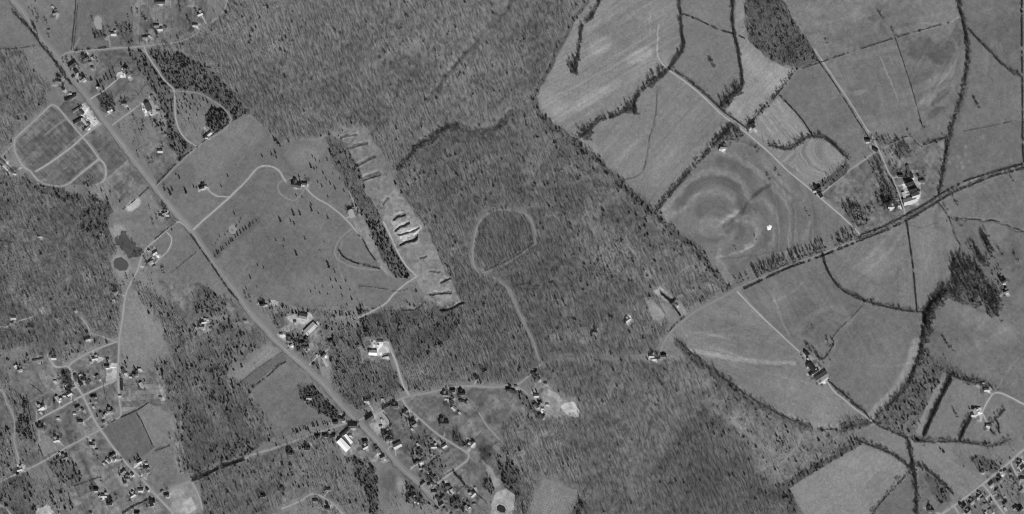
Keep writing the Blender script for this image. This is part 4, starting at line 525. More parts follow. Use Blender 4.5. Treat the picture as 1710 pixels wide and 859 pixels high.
for nm, lab, p, t_ in PONDS:
    b = bbox(p, 12); m = inside(p, XX[b], YY[b]); d = dseg(list(p) + [p[0]], XX[b], YY[b]); d = np.where(m, -d, d)
    lev = float(np.median(hgt[b][m])); k = np.clip(1 - d / 8, 0, 1)
    hgt[b] = hgt[b] * (1 - k) + (lev + .5) * k; hgt[b] -= np.clip(-d + .4, 0, 1.2) * 1.6
    rim = np.exp(-((d - 2) / 1.4) ** 2); tone[b] = tone[b] * (1 - rim * .55) + (.26 if 'rim' in lab else .2) * rim * .55
    for A in (hard, coni, scrub): A[b][d < 4] = 0
    for_ = lev
# wet dark hollow above the rimmed pond
b, m = fill([(197,392),(200,389),(210,391),(220,404),(234,418),(236,426),(230,430),(216,428),(205,418),(190,406)], 2.4); tone[b][m] = (.075 * (1 + .15 * N5[b]))[m]; hard[b][m] = 0; scrub[b][m] = .4

def hz(x, y):                              # ground height at photograph coordinates
    x = np.clip(np.asarray(x, float) + M, 0, NX - 1.001); y = np.clip(np.asarray(y, float) + M, 0, NY - 1.001)
    ix = x.astype(int); iy = y.astype(int); fx = x - ix; fy = y - iy
    return (hgt[iy, ix] * (1 - fx) + hgt[iy, ix + 1] * fx) * (1 - fy) + (hgt[iy + 1, ix] * (1 - fx) + hgt[iy + 1, ix + 1] * fx) * fy

# ------------------------------------------------------------------ materials (grey, as on panchromatic film)
def nodes(name, rough=.9):
    m = bpy.data.materials.new(name); m.use_nodes = True; t = m.node_tree; b = t.nodes['Principled BSDF']
    b.inputs['Roughness'].default_value = rough; b.inputs['Specular IOR Level'].default_value = .15
    return m, t, b
def mth(t, op, a, b_=None, c=None):
    n = t.nodes.new('ShaderNodeMath'); n.operation = op
    for i, v in enumerate((a, b_, c)):
        if v is None: continue
        if isinstance(v, (int, float)): n.inputs[i].default_value = v
        else: t.links.new(v, n.inputs[i])
    return n.outputs[0]
def noise(t, vec, scale, det=2.0):
    n = t.nodes.new('ShaderNodeTexNoise'); n.inputs['Scale'].default_value = scale; n.inputs['Detail'].default_value = det
    t.links.new(vec, n.inputs['Vector']); return n.outputs['Fac']
def ground_mat():
    m, t, b = nodes('land'); a = t.nodes.new('ShaderNodeAttribute'); a.attribute_name = 'tone'
    g = t.nodes.new('ShaderNodeNewGeometry').outputs['Position']
    f1 = noise(t, g, .42, 2); f2 = noise(t, g, .16, 3); f3 = noise(t, g, 1.1, 1)
    k = mth(t, 'ADD', mth(t, 'MULTIPLY_ADD', f1, .66, .65 - .12), mth(t, 'MULTIPLY', mth(t, 'ADD', f2, mth(t, 'MULTIPLY', f3, .5)), .18))
    t.links.new(mth(t, 'MULTIPLY', a.outputs['Fac'], k), b.inputs['Base Color']); return m
LAND = ground_mat()
def plain(name, v, var=.25, scale=.5, rough=.85, rnd=0.0, spec=None):
    m, t, b = nodes(name, rough); g = t.nodes.new('ShaderNodeNewGeometry').outputs['Position']
    k = mth(t, 'MULTIPLY_ADD', noise(t, g, scale, 3), 2 * var, 1 - var)
    if rnd:
        oi = t.nodes.new('ShaderNodeObjectInfo').outputs['Random']
        k = mth(t, 'MULTIPLY', k, mth(t, 'MULTIPLY_ADD', oi, 2 * rnd, 1 - rnd))
    t.links.new(mth(t, 'MULTIPLY', k, v), b.inputs['Base Color'])
    if spec is not None: b.inputs['Specular IOR Level'].default_value = spec
    return m
BARK = plain('leafless twigs and bark', .235, .2, .3, .95, .45)
BARKD = plain('dark twigs of roadside trees', .085, .2, .3, .95, .3)
NEED = plain('evergreen needles', .062, .3, .5, .9, .45)
NEEDD = plain('dense dark evergreen needles', .035, .3, .5, .9, .3)
BRUSH = plain('brushwood', .060, .3, .4, .95, .4)
ROOFS = [plain('roof tar', .03, .15, .6, .9), plain('roof shingle dark', .08, .15, .6, .9), plain('roof shingle grey', .17, .15, .6, .8), plain('roof tin pale', .40, .12, .4, .5), plain('roof white', .80, .06, .4, .6)]
WALLS = [plain('wall white boards', .72, .06, .5), plain('wall brick', .22, .1, .8), plain('wall grey boards', .42, .1, .5)]
BRICK = plain('chimney brick', .18, .15, 1.5); GLASS = plain('window glass', .03, .05, 1, .1, spec=.6); TIMBER = plain('weathered timber', .2, .2, 1)

# ------------------------------------------------------------------ mesh helpers
def mesh_np(name, V, F, mat, nside, tone_v=None):
    me = bpy.data.meshes.new(name); V = np.asarray(V, np.float32); F = np.asarray(F, np.int32)
    me.vertices.add(len(V)); me.vertices.foreach_set('co', V.ravel())
    me.loops.add(F.size); me.loops.foreach_set('vertex_index', F.ravel())
    me.polygons.add(len(F)); me.polygons.foreach_set('loop_start', np.arange(0, F.size, nside, dtype=np.int32))
    try: me.polygons.foreach_set('loop_total', np.full(len(F), nside, np.int32))
    except Exception: pass
    if tone_v is not None:
        a = me.attributes.new('tone', 'FLOAT', 'POINT'); a.data.foreach_set('value', np.asarray(tone_v, np.float32))
    me.materials.append(mat); me.update(calc_edges=True); me.validate(); return me
def link(name, me, parent=None, loc=None):
    o = bpy.data.objects.new(name, me); C.objects.link(o)
    if parent: o.parent = parent
    if loc is not None: o.location = loc
    return o
def tag(o, label=None, cat=None, group=None, kind=None):
    if label: o['label'] = label
    if cat: o['category'] = cat
    if group: o['group'] = group
    if kind: o['kind'] = kind
    return o
class MB:
    def __init__(s): s.v = []; s.f = []; s.mi = []
    def face(s, pts, mi=0):
        n = len(s.v); s.v += [tuple(p) for p in pts]; s.f.append(tuple(range(n, n + len(pts)))); s.mi.append(mi)
    def box(s, x0, x1, y0, y1, z0, z1, mi=0):
        n = len(s.v); s.v += [(x, y, z) for z in (z0, z1) for x, y in ((x0, y0), (x1, y0), (x1, y1), (x0, y1))]
        for q in ((3,2,1,0), (4,5,6,7), (0,1,5,4), (1,2,6,5), (2,3,7,6), (3,0,4,7)): s.f.append(tuple(n + i for i in q)); s.mi.append(mi)
    def limb(s, p, q, r0, r1, k=4):
        p = Vector(p); q = Vector(q); d = (q - p).normalized(); a = d.orthogonal().normalized(); b = d.cross(a); n = len(s.v)
        for c, r in ((p, r0), (q, r1)):
            for i in range(k): t = 2 * math.pi * i / k; s.v.append(tuple(c + (a * math.cos(t) + b * math.sin(t)) * r))
        for i in range(k): s.f.append((n + i, n + (i + 1) % k, n + k + (i + 1) % k, n + k + i)); s.mi.append(0)
        s.f.append(tuple(n + k + i for i in range(k))); s.mi.append(0)
    def mesh(s, name, *mats):
        me = bpy.data.meshes.new(name); me.from_pydata(s.v, [], s.f)
        for m in mats: me.materials.append(m)
        me.polygons.foreach_set('material_index', s.mi); me.update(); return me

# ------------------------------------------------------------------ the land as sheets
VZ = hgt
WX = wx(XX); WY = wy(YY)
lab_of = {0: ('ground', 'rough ground and woodland floor')}
for i, f in enumerate(FIELDS): lab_of[i + 1] = (f[0], f[1])
idx = np.arange(NX * NY).reshape(NY, NX)
ck = kindm[:-1, :-1]
V_all = np.stack([WX, WY, VZ], -1).reshape(-1, 3); T_all = np.clip(tone, .02, .8).ravel()
for k, (nm, lab) in lab_of.items():
    ys, xs = np.nonzero(ck == k)
    if len(ys) == 0: continue
    F = np.stack([idx[ys, xs], idx[ys + 1, xs], idx[ys + 1, xs + 1], idx[ys, xs + 1]], -1)
    used = np.zeros(NX * NY, bool); used[F.ravel()] = True; remap = np.cumsum(used) - 1
    o = link(nm, mesh_np(nm, V_all[used], remap[F], LAND, 4, T_all[used])); tag(o, lab, kind='structure')
# surrounding land to the horizon
x0, x1, y0, y1 = wx(-M), wx(1710 + M), wy(859 + M), wy(-M); FAR = 26000
def far_ring():
    V, F, T = [], [], []
    rings = [0, 40, 400, 2500, 9000, FAR]; n = 40
    def per(ext, z, wob):
        pts = []
        for i in range(4 * n):
            s, t = divmod(i, n); t /= n
            a, b, c, d = x0 - ext, x1 + ext, y0 - ext, y1 + ext
            p = [(a + (b - a) * t, c), (b, c + (d - c) * t), (b - (b - a) * t, d), (a, d - (d - c) * t)][s]
            pts.append((p[0], p[1], z + wob * float(vn(p[0] / 900, p[1] / 900, 3))))
        return pts
    for r, e in enumerate(rings): V += per(e, -4 if r == 0 else (0 if r < 5 else -60), 0 if r < 2 else 14); T += [.16] * (4 * n)
    for r in range(len(rings) - 1):
        for i in range(4 * n): j = (i + 1) % (4 * n); F.append((r * 4 * n + i, (r + 1) * 4 * n + i, (r + 1) * 4 * n + j, r * 4 * n + j))
    me = mesh_np('ground', V, [f[::-1] for f in F], LAND, 4, T); return me
tag(link('ground', far_ring()), 'farmland and woods beyond the photograph', kind='structure')
# skirt between the detailed land and the land beyond
e = [(x, 0) for x in range(NX)] + [(NX - 1, y) for y in range(1, NY)] + [(x, NY - 1) for x in range(NX - 2, -1, -1)] + [(0, y) for y in range(NY - 2, 0, -1)]
V = [(float(WX[y, x]), float(WY[y, x]), float(VZ[y, x])) for x, y in e] + [(float(WX[y, x]), float(WY[y, x]), -14.) for x, y in e]; n = len(e)
tag(link('ground', mesh_np('ground', V, [(i, (i + 1) % n, n + (i + 1) % n, n + i) for i in range(n)], LAND, 4, [.15] * (2 * n))), 'bank at the rim of the land', kind='structure')

def ribbon(name, label, pl, wd, t_, dz, rough=.12, lanes=None):
    sp = smooth_line(pl, 2.0); n = len(sp); V, F, T = [], [], []
    P = np.array(sp); D = np.gradient(P, axis=0); D /= np.linalg.norm(D, axis=1)[:, None] + 1e-9; Nn = np.stack([-D[:, 1], D[:, 0]], -1)
    cols = [-1, -.55, 0, .55, 1]
    for j, c in enumerate(cols):
        jit = 1 + (rough * vn(np.arange(n) / 2.2, np.full(n, j * 7.3 + dz * 991), 3) + rough * vn(np.arange(n) / 7., np.full(n, j * 3.3 + dz * 771), 4) if abs(c) == 1 else 0)
        Q = P + Nn * (c * jit)[:, None] * (wd / 2 / S) if abs(c) == 1 else P + Nn * c * wd / 2 / S
        Z = hz(Q[:, 0], Q[:, 1]) + dz
        V += list(zip(wx(Q[:, 0]), wy(Q[:, 1]), Z))
        base = t_ * (1 + .08 * vn(np.arange(n) / 5., np.full(n, j * 1.0), 8))
        if abs(c) == 1: base = base * .86
        if c == 0 and name == 'dirt_track': base = base * .88
        T += list(base)
    for j in range(4):
        for i in range(n - 1): F.append((j * n + i, (j + 1) * n + i, (j + 1) * n + i + 1, j * n + i + 1))
    me = mesh_np(name, V, [f[::-1] for f in F], LAND, 4, T)
    o = link(name, me); return tag(o, label, kind='structure')
for i, (nm, lab, pl, wd, t_) in enumerate(ROADS):
    ribbon(nm, lab, pl, wd, t_, .14 + .006 * (len(ROADS) - i if nm not in ('highway', 'gravel_shoulder') else (4 if nm == 'highway' else 0)) + (.4 if nm == 'highway' else 0) * 0, .05 if nm in ('highway', 'gravel_shoulder') else .2)
o = ribbon('road_marking', 'pale painted line along the middle of the highway', HWY, .5, .42, .52, 0)
# gravel shoulder lies lowest, the highway is lifted over every junction
for o in C.objects:
    if o.name == 'highway': o.location.z = .34
    if o.name.startswith('road_marking'): o.location.z = 0.02
for nm, lab, p, t_ in PONDS:
    sp = [(a0[0] + (a1[0] - a0[0]) * q / 6 + random.uniform(-.35, .35), a0[1] + (a1[1] - a0[1]) * q / 6 + random.uniform(-.35, .35)) for a0, a1 in zip(p, list(p[1:]) + [p[0]]) for q in range(6)]; cx = sum(q[0] for q in sp) / len(sp); cy = sum(q[1] for q in sp) / len(sp)
    zl = float(np.median(hz([q[0] for q in p], [q[1] for q in p])))  # bank height
    g_ = MB(); g_.face([(wx(q[0]), wy(q[1]), zl - .35) for q in sp])
    m = plain(nm, t_, .06, .1, .12, spec=.5)
    tag(link(nm, g_.mesh(nm, m)), lab, kind='structure')

# ------------------------------------------------------------------ tree models
def bare_tree(seed, H=15, spread=3.6, k=3, twigs=60, tw=.22, up=(.25, .62)):
    r = random.Random(seed); t = MB(); c = MB()
    lean = (r.uniform(-.5, .5), r.uniform(-.5, .5)); top = Vector((lean[0], lean[1], H * .62))
    t.limb((0, 0, -1), top * .5 + Vector((r.uniform(-.2, .2), r.uniform(-.2, .2), 0)), .34, .24, k + 1); t.limb(top * .5, top, .24, .13, k + 1)
    ends = []
    for i in range(9):
        s = top * r.uniform(.45, 1.0); a = i * 2.4 + r.uniform(-.4, .4); L = spread * r.uniform(.6, 1.1)
        e = s + Vector((math.cos(a) * L, math.sin(a) * L, r.uniform(*up) * H * .55)); e.z = min(e.z, H)
        c.limb(s, e, .11, .035, k); ends.append((s, e))
    ends.append((top, Vector((top.x + r.uniform(-.5, .5), top.y, H)))); c.limb(*ends[-1], .12, .03, k)
    for i in range(twigs):
        s, e = r.choice(ends); p = s.lerp(e, r.uniform(.35, 1.0)); L = r.uniform(1.2, 2.8); a = r.uniform(0, 6.283)
        q = p + Vector((math.cos(a) * L * .8, math.sin(a) * L * .8, r.uniform(.1, .9) * L)); d = Vector((r.uniform(-1, 1), r.uniform(-1, 1), r.uniform(-.4, .4))).normalized() * tw
        c.face([p - d, p + d, q + d * .3]); c.face([p.lerp(q, .3), p.lerp(q, .3) + d * 2.2 + Vector((0, 0, .9)), p.lerp(q, .5)])
    return t, c
def cedar(seed, H=8, W=2.3):
    r = random.Random(seed); t = MB(); c = MB(); t.limb((0, 0, -.6), (0, 0, H * .8), .16, .05, 5)
    for i in range(190):
        z = r.random() ** .85; rr = W * (1 - z) ** .55 * (.35 + .65 * min(1, z * 5 + .25)); a = r.uniform(0, 6.283); q = r.uniform(.45, 1.05) * rr * (1 + .22 * math.sin(a * 3 + seed + z * 5))
        p = Vector((math.cos(a) * q, math.sin(a) * q, H * (.06 + .94 * z))); s = r.uniform(.35, .75) * W * .42
        o = Vector((math.cos(a), math.sin(a), r.uniform(-.1, .8))).normalized(); u = o.orthogonal().normalized(); v = o.cross(u); th = r.uniform(0, 6.28)
        u, v = u * math.cos(th) + v * math.sin(th), v * math.cos(th) - u * math.sin(th)
        c.face([p + u * s + o * .2 * s, p + v * s, p - u * s * .8, p - v * s * .7 + o * .3 * s])
    return t, c
def brush(seed, H=2.4, W=1.7):
    r = random.Random(seed); c = MB()
    for i in range(26):
        a = r.uniform(0, 6.283); q = r.random() ** .5 * W; z = H * r.uniform(.05, 1) * (1 - .5 * (q / W) ** 2); p = Vector((math.cos(a) * q, math.sin(a) * q, z)); s = r.uniform(.25, .6)
        d = [Vector((r.uniform(-1, 1), r.uniform(-1, 1), r.uniform(-.5, 1))) * s for _ in range(3)]; c.face([p + d[0], p + d[1], p + d[2]])
    return c
# protos for the masses (kept in a collection that is not in the scene)
def proto_coll(name, meshes):
    co = bpy.data.collections.new(name)
    for i, me in enumerate(meshes): co.objects.link(bpy.data.objects.new('%s_%02d' % (name, i), me))
    return co
def joined(a, b, name, ma, mb):
    n = len(a.v); a.v += b.v; a.f += [tuple(i + n for i in f) for f in b.f]; a.mi += [1] * len(b.f); return a.mesh(name, ma, mb)
P_HARD = proto_coll('hardwood', [joined(*bare_tree(100 + i, 17 + i % 4 * 1.6, 1.7 + .3 * (i % 3), 3, 34, .15, (.4, .9)), 'hardwood', BARK, BARK) for i in range(8)])
P_CONI = proto_coll('evergreen', [joined(*cedar(200 + i, 4.6 + i % 3, 2.0 + .35 * (i % 3)), 'evergreen', BARKD, NEED) for i in range(6)])
P_BRSH = proto_coll('brush', [brush(300 + i).mesh('brush', BRUSH) for i in range(5)])
def gn(coll, n):
    g = bpy.data.node_groups.new('scatter', 'GeometryNodeTree')
    g.interface.new_socket('Geometry', in_out='INPUT', socket_type='NodeSocketGeometry'); g.interface.new_socket('Geometry', in_out='OUTPUT', socket_type='NodeSocketGeometry')
    N = g.nodes; i = N.new('NodeGroupInput'); o = N.new('NodeGroupOutput'); ip = N.new('GeometryNodeInstanceOnPoints'); ci = N.new('GeometryNodeCollectionInfo')
    ci.inputs['Collection'].default_value = coll; ci.inputs['Separate Children'].default_value = True; ci.inputs['Reset Children'].default_value = True
    def att(nm, ty):
        a = N.new('GeometryNodeInputNamedAttribute'); a.data_type = ty; a.inputs['Name'].default_value = nm; return [s for s in a.outputs if s.enabled][0]
    ip.inputs['Pick Instance'].default_value = True; L = g.links
    L.new(i.outputs[0], ip.inputs['Points']); L.new(ci.outputs[0], ip.inputs['Instance']); L.new(att('pick', 'INT'), ip.inputs['Instance Index'])
    cx = N.new('ShaderNodeCombineXYZ'); L.new(att('turn', 'FLOAT'), cx.inputs[2]); L.new(cx.outputs[0], ip.inputs['Rotation'])
    cs = N.new('ShaderNodeCombineXYZ'); s_ = att('size', 'FLOAT'); [L.new(s_, cs.inputs[k]) for k in range(3)]; L.new(cs.outputs[0], ip.inputs['Scale'])
    L.new(ip.outputs[0], o.inputs[0]); return g
P_HARDD = proto_coll('tall_hardwood', [joined(*bare_tree(600 + i, 16 + i % 4 * 1.4, 2.2 + .3 * (i % 3), 3, 70, .20, (.4, .9)), 'tall_hardwood', BARKD, BARKD) for i in range(8)])
G_HARDD = gn(P_HARDD, 8)
G_HARD, G_CONI, G_BRSH = gn(P_HARD, 8), gn(P_CONI, 6), gn(P_BRSH, 5)
def scatter(name, label, pts, group_tree, nk, smin, smax, cat_label=None):
    n = len(pts)
    if n == 0: return
    V = np.stack([wx(pts[:, 0]), wy(pts[:, 1]), hz(pts[:, 0], pts[:, 1])], -1).astype(np.float32)
    me = bpy.data.meshes.new(name); me.vertices.add(n); me.vertices.foreach_set('co', V.ravel())
    for nm, ty, val in (('pick', 'INT', rng.integers(0, nk, n).astype(np.int32)), ('turn', 'FLOAT', rng.uniform(0, 6.283, n).astype(np.float32)), ('size', 'FLOAT', (smin + (smax - smin) * rng.random(n) ** 1.3).astype(np.float32))):
        a = me.attributes.new(nm, ty, 'POINT'); a.data.foreach_set('value', val)
    me.update(); o = link(name, me); md = o.modifiers.new('scatter', 'NODES'); md.node_group = group_tree
    tag(o, label, kind='stuff'); return o
def sample(dens, sp, lim=None):
    ys = np.arange(-M + 2, 859 + M - 3, sp); xs = np.arange(-M + 2, 1710 + M - 3, sp); X, Y = np.meshgrid(xs, ys)
    X = (X + rng.uniform(-.5, .5, X.shape) * sp * 1.1).ravel(); Y = (Y + rng.uniform(-.5, .5, Y.shape) * sp * 1.1).ravel()
    X = np.clip(X, -M + 1, 1710 + M - 2); Y = np.clip(Y, -M + 1, 859 + M - 2)
    iy = (Y + M).astype(int); ix = (X + M).astype(int)
    k = rng.random(len(X)) < dens[iy, ix]; return np.stack([X[k], Y[k]], -1), reg[iy[k], ix[k]]
# EOF-PART-1
# ------------------------------------------------------------------ woods and brush that nobody could count
REG_LAB = {r[0]: r[1] for r in WOODS + WOODS2}; REG_LAB[60] = 'young even forest inside the pale oval track'; REG_LAB[0] = 'single trees and saplings of the rough ground and yards'
ph, rh = sample(np.clip(hard * .72, 0, 1), 2.4); pc, rc = sample(np.clip(coni * .9, 0, 1), 2.8); pb, rb_ = sample(np.clip(scrub * .75, 0, 1), 3.0)
for r in range(0, 93):
    lab = REG_LAB.get(r)
    if lab is None: continue
    big = r in (26, 27, 28, 29, 30, 31, 34, 67, 68, 69, 70, 71, 72, 73, 74, 75, 76)
    scatter('woodland', lab, ph[rh == r], G_HARDD if big else G_HARD, 8, 1.0 if big else .45, 1.45 if big else .92)
    scatter('evergreen_thicket', 'evergreens among the ' + lab, pc[rc == r], G_CONI, 6, .45, 1.35)
scatter('brush', 'low brush scattered over rough ground, lots and pasture corners', pb, G_BRSH, 5, .4, 1.7)

# ------------------------------------------------------------------ single trees
def mk(pair, nm, mt, mc): return (pair[0].mesh('trunk', mt), pair[1].mesh('crown', mc))
T_BARE = [mk(bare_tree(400 + i, 13 + i % 3 * 2, 2.9 + .3 * (i % 3), 3, 110, .24), 'bare', BARKD, BARKD) for i in range(6)]
T_TALL = [mk(bare_tree(430 + i, 17 + i % 3 * 1.5, 2.3 + .3 * (i % 2), 3, 130, .26), 'tall', BARKD, BARKD) for i in range(5)]
T_CED = [mk(cedar(460 + i, 7.5 + i % 3 * 1.5, 2.1 + .35 * (i % 3)), 'cedar', BARKD, NEEDD) for i in range(6)]
COUNT = {'bare_tree': 0, 'cedar': 0}
def tree(kind, x, y, lab, group, s=1.0, sx=1.0):
    if not (-15 < x < 1725 and -25 < y < 875): return None
    nm, pool, cat = {'bare': ('bare_tree', T_BARE, 'bare tree'), 'tall': ('bare_tree', T_TALL, 'bare tree'), 'cedar': ('cedar', T_CED, 'cedar')}[kind]
    COUNT[nm] += 1; me = random.choice(pool)
    e_ = bpy.data.objects.new(nm, None); C.objects.link(e_); e_.location = (wx(x), wy(y), float(hz(x, y))); e_.rotation_euler.z = random.uniform(0, 6.28)
    e_.scale = (s * sx, s * sx, s); e_.empty_display_size = 1; tag(e_, lab, cat, group)
    link('trunk', me[0], e_); link('crown', me[1], e_); return e_
ONES = 'zeroth first second third fourth fifth sixth seventh eighth ninth tenth eleventh twelfth thirteenth fourteenth fifteenth sixteenth seventeenth eighteenth nineteenth'.split()
TENS = {2: 'twent', 3: 'thirt', 4: 'fort', 5: 'fift', 6: 'sixt', 7: 'sevent', 8: 'eight', 9: 'ninet'}
def ordn(n):
    if n < 20: return ONES[n]
    if n >= 100: return 'hundred-and-' + ordn(n - 100) if n > 100 else 'hundredth'
    t, u = divmod(n, 10); return TENS[t] + ('ieth' if u == 0 else 'y-' + ONES[u])
def along(pl, sp, jit):
    pts = smooth_line(pl, 1.0) if len(pl) > 2 else smooth_line(pl, 1.0); out = []; acc = 0; nxt = sp * .3
    for (a, b), (c, d) in zip(pts[:-1], pts[1:]):
        L = math.hypot(c - a, d - b); acc += L
        if acc >= nxt: out.append((c + random.gauss(0, jit), d + random.gauss(0, jit))); nxt = acc + sp * random.uniform(.6, 1.5)
    return out
# rows: kind, place in words, end in words, points, spacing px, sideways spread px, size range
ROWS = [
 ('tall', 'row along the upper side of the country road', 'left', [(1229,473),(1245,467),(1250,466)], 5, 1.2, .75, 1.0), ('tall', 'first dense row below the contour field', 'left', [(1265,458),(1290,449),(1316,440)], 4.0, 1.6, .8, 1.05),
 ('tall', 'second dense row below the contour field', 'left', [(1323,436),(1345,428),(1358,425),(1376,417)], 5.0, 1.4, .75, 1.0), ('tall', 'row where the contour field meets the farm lane', 'left', [(1398,407),(1415,402),(1430,397)], 5.0, 1.6, .7, .95),
 ('bare', 'brushy creek row between two top fields', 'upper', [(1133,0),(1138,50),(1141,76),(1132,94),(1119,112)], 6.0, 1.6, .7, 1.0),
 ('bare', 'winding tree row below the streaky top field', 'right', [(1112,118),(1095,133),(1072,150),(1058,172)], 5.2, 3, .7, 1.0), ('bare', 'tree row between two smooth sloping fields', 'right', [(1057,178),(1040,188),(1018,195),(1000,201),(980,218),(966,231)], 5.0, 2.8, .65, .95),
 ('bare', 'short tree spur reaching into the top field', 'upper', [(1000,4),(985,32),(972,48),(968,80),(963,108),(958,120)], 6.5, 1.2, .6, .9),
 ('bare', 'tree line left of the narrow-necked field', 'upper', [(1225,-5),(1224,40),(1232,80),(1237,112),(1239,145),(1228,158),(1208,178)], 6.5, 1.3, .65, .9),
 ('bare', 'row left of the contour field', 'upper', [(1218,212),(1197,236),(1174,263),(1149,290),(1118,326),(1098,350)], 6.0, 1.4, .65, .95),
 ('bare', 'row between narrow-necked and striped fields', 'upper', [(1299,156),(1285,172),(1270,186),(1257,202)], 8.0, 1.4, .6, .85), ('bare', 'curved tree belt above the heart-shaped field', 'left', [(1308,249),(1330,240),(1348,229),(1362,228)], 4.0, 2.4, .65, .95),
 ('bare', 'belt between dark pasture and heart-shaped field', 'upper', [(1366,226),(1380,234),(1396,248),(1410,262),(1420,262)], 4.0, 2.8, .7, 1.0),
 ('bare', 'brush line along the bow-edged field', 'left', [(1140,578),(1180,615),(1224,646),(1258,670),(1309,698),(1356,716),(1400,719)], 12.0, 2.0, .55, .8),
 ('tall', 'creek row beside the smooth field', 'upper', [(1580,478),(1570,490),(1556,508),(1548,530),(1544,552),(1540,566)], 5.0, 2.2, .65, .95), ('bare', 'winding creek line in the top right', 'upper', [(1602,0),(1609,37),(1615,76),(1613,120),(1603,172),(1591,206),(1582,245),(1575,285)], 10.0, 1.2, .6, .85),
 ('bare', 'straight black row in the right-hand pastures', 'upper', [(1587,632),(1573,660),(1560,688),(1543,727)], 5.0, .6, .55, .8), ('bare', 'short black row left of the curved ridge', 'upper', [(1620,698),(1612,714),(1603,734)], 5.5, .6, .5, .75),
 ('bare', 'curved row below the road on the right', 'upper', [(1374,428),(1384,455),(1400,479),(1430,498),(1454,506),(1504,518),(1545,521)], 11.0, 1.0, .5, .8),
 ('bare', 'grove beside the big farm lane', 'left', [(1408,352),(1428,342),(1448,350),(1462,345),(1470,322),(1478,310),(1488,330),(1498,350)], 5.0, 5.0, .7, 1.0),
 ('bare', 'clump above the big farm', 'left', [(1461,231),(1475,236),(1484,236)], 4.5, 3.0, .55, .8), ('tall', 'grove left of the big farm lane', 'left', [(1448,285),(1462,278),(1478,262),(1500,260),(1520,254)], 5.5, 4.0, .55, .85),
 ('tall', 'streaky grove on the right-hand pasture', 'upper', [(1622,412),(1636,425),(1648,440),(1660,452),(1668,480)], 5.0, 3.5, .9, 1.1), ('tall', 'second streak of the right-hand grove', 'upper', [(1640,404),(1652,418),(1660,430)], 4.5, 2.0, .9, 1.1), ('tall', 'lower lobe of the right-hand grove', 'left', [(1645,512),(1660,490),(1668,500),(1660,520),(1650,526)], 5.0, 4.0, .8, 1.05),
 ('bare', 'line down the bottom right creek', 'upper', [(1515,735),(1522,760),(1524,780),(1528,800),(1531,830),(1531,856)], 7.0, 1.8, .55, .85),
 ('bare', 'tree edge above the pale bare field', 'right', [(1432,738),(1400,760),(1370,778),(1340,795),(1318,812)], 8.0, 2.0, .6, .85), ('bare', 'diagonal row between bottom right fields', 'left', [(1440,737),(1462,746),(1488,758),(1505,770),(1521,782)], 9.0, 1.2, .5, .75),
 ('cedar', 'long double cedar row in the big pasture', 'right', [(430,368),(412,382),(395,396),(378,411),(358,430)], 4.6, .5, .75, .95), ('cedar', 'fainter cedar row above the long one', 'right', [(408,366),(390,382),(372,396),(352,412)], 6.0, 1.2, .45, .65),
 ('cedar', 'line of cedars at the bottom of the dim pasture', 'left', [(490,723),(505,718),(520,712),(535,710),(548,708)], 4.0, 1.8, .8, 1.1),
 ('bare', 'verge on the left of the highway at the top', 'upper', [(52,45),(68,70),(82,90),(98,110),(112,130)], 12.0, 1.4, .5, .8), ('bare', 'orchard rows right of the lower farm drive', 'upper', [(1348,580),(1358,588),(1366,600),(1370,612)], 4.5, 3.5, .6, .9),
]
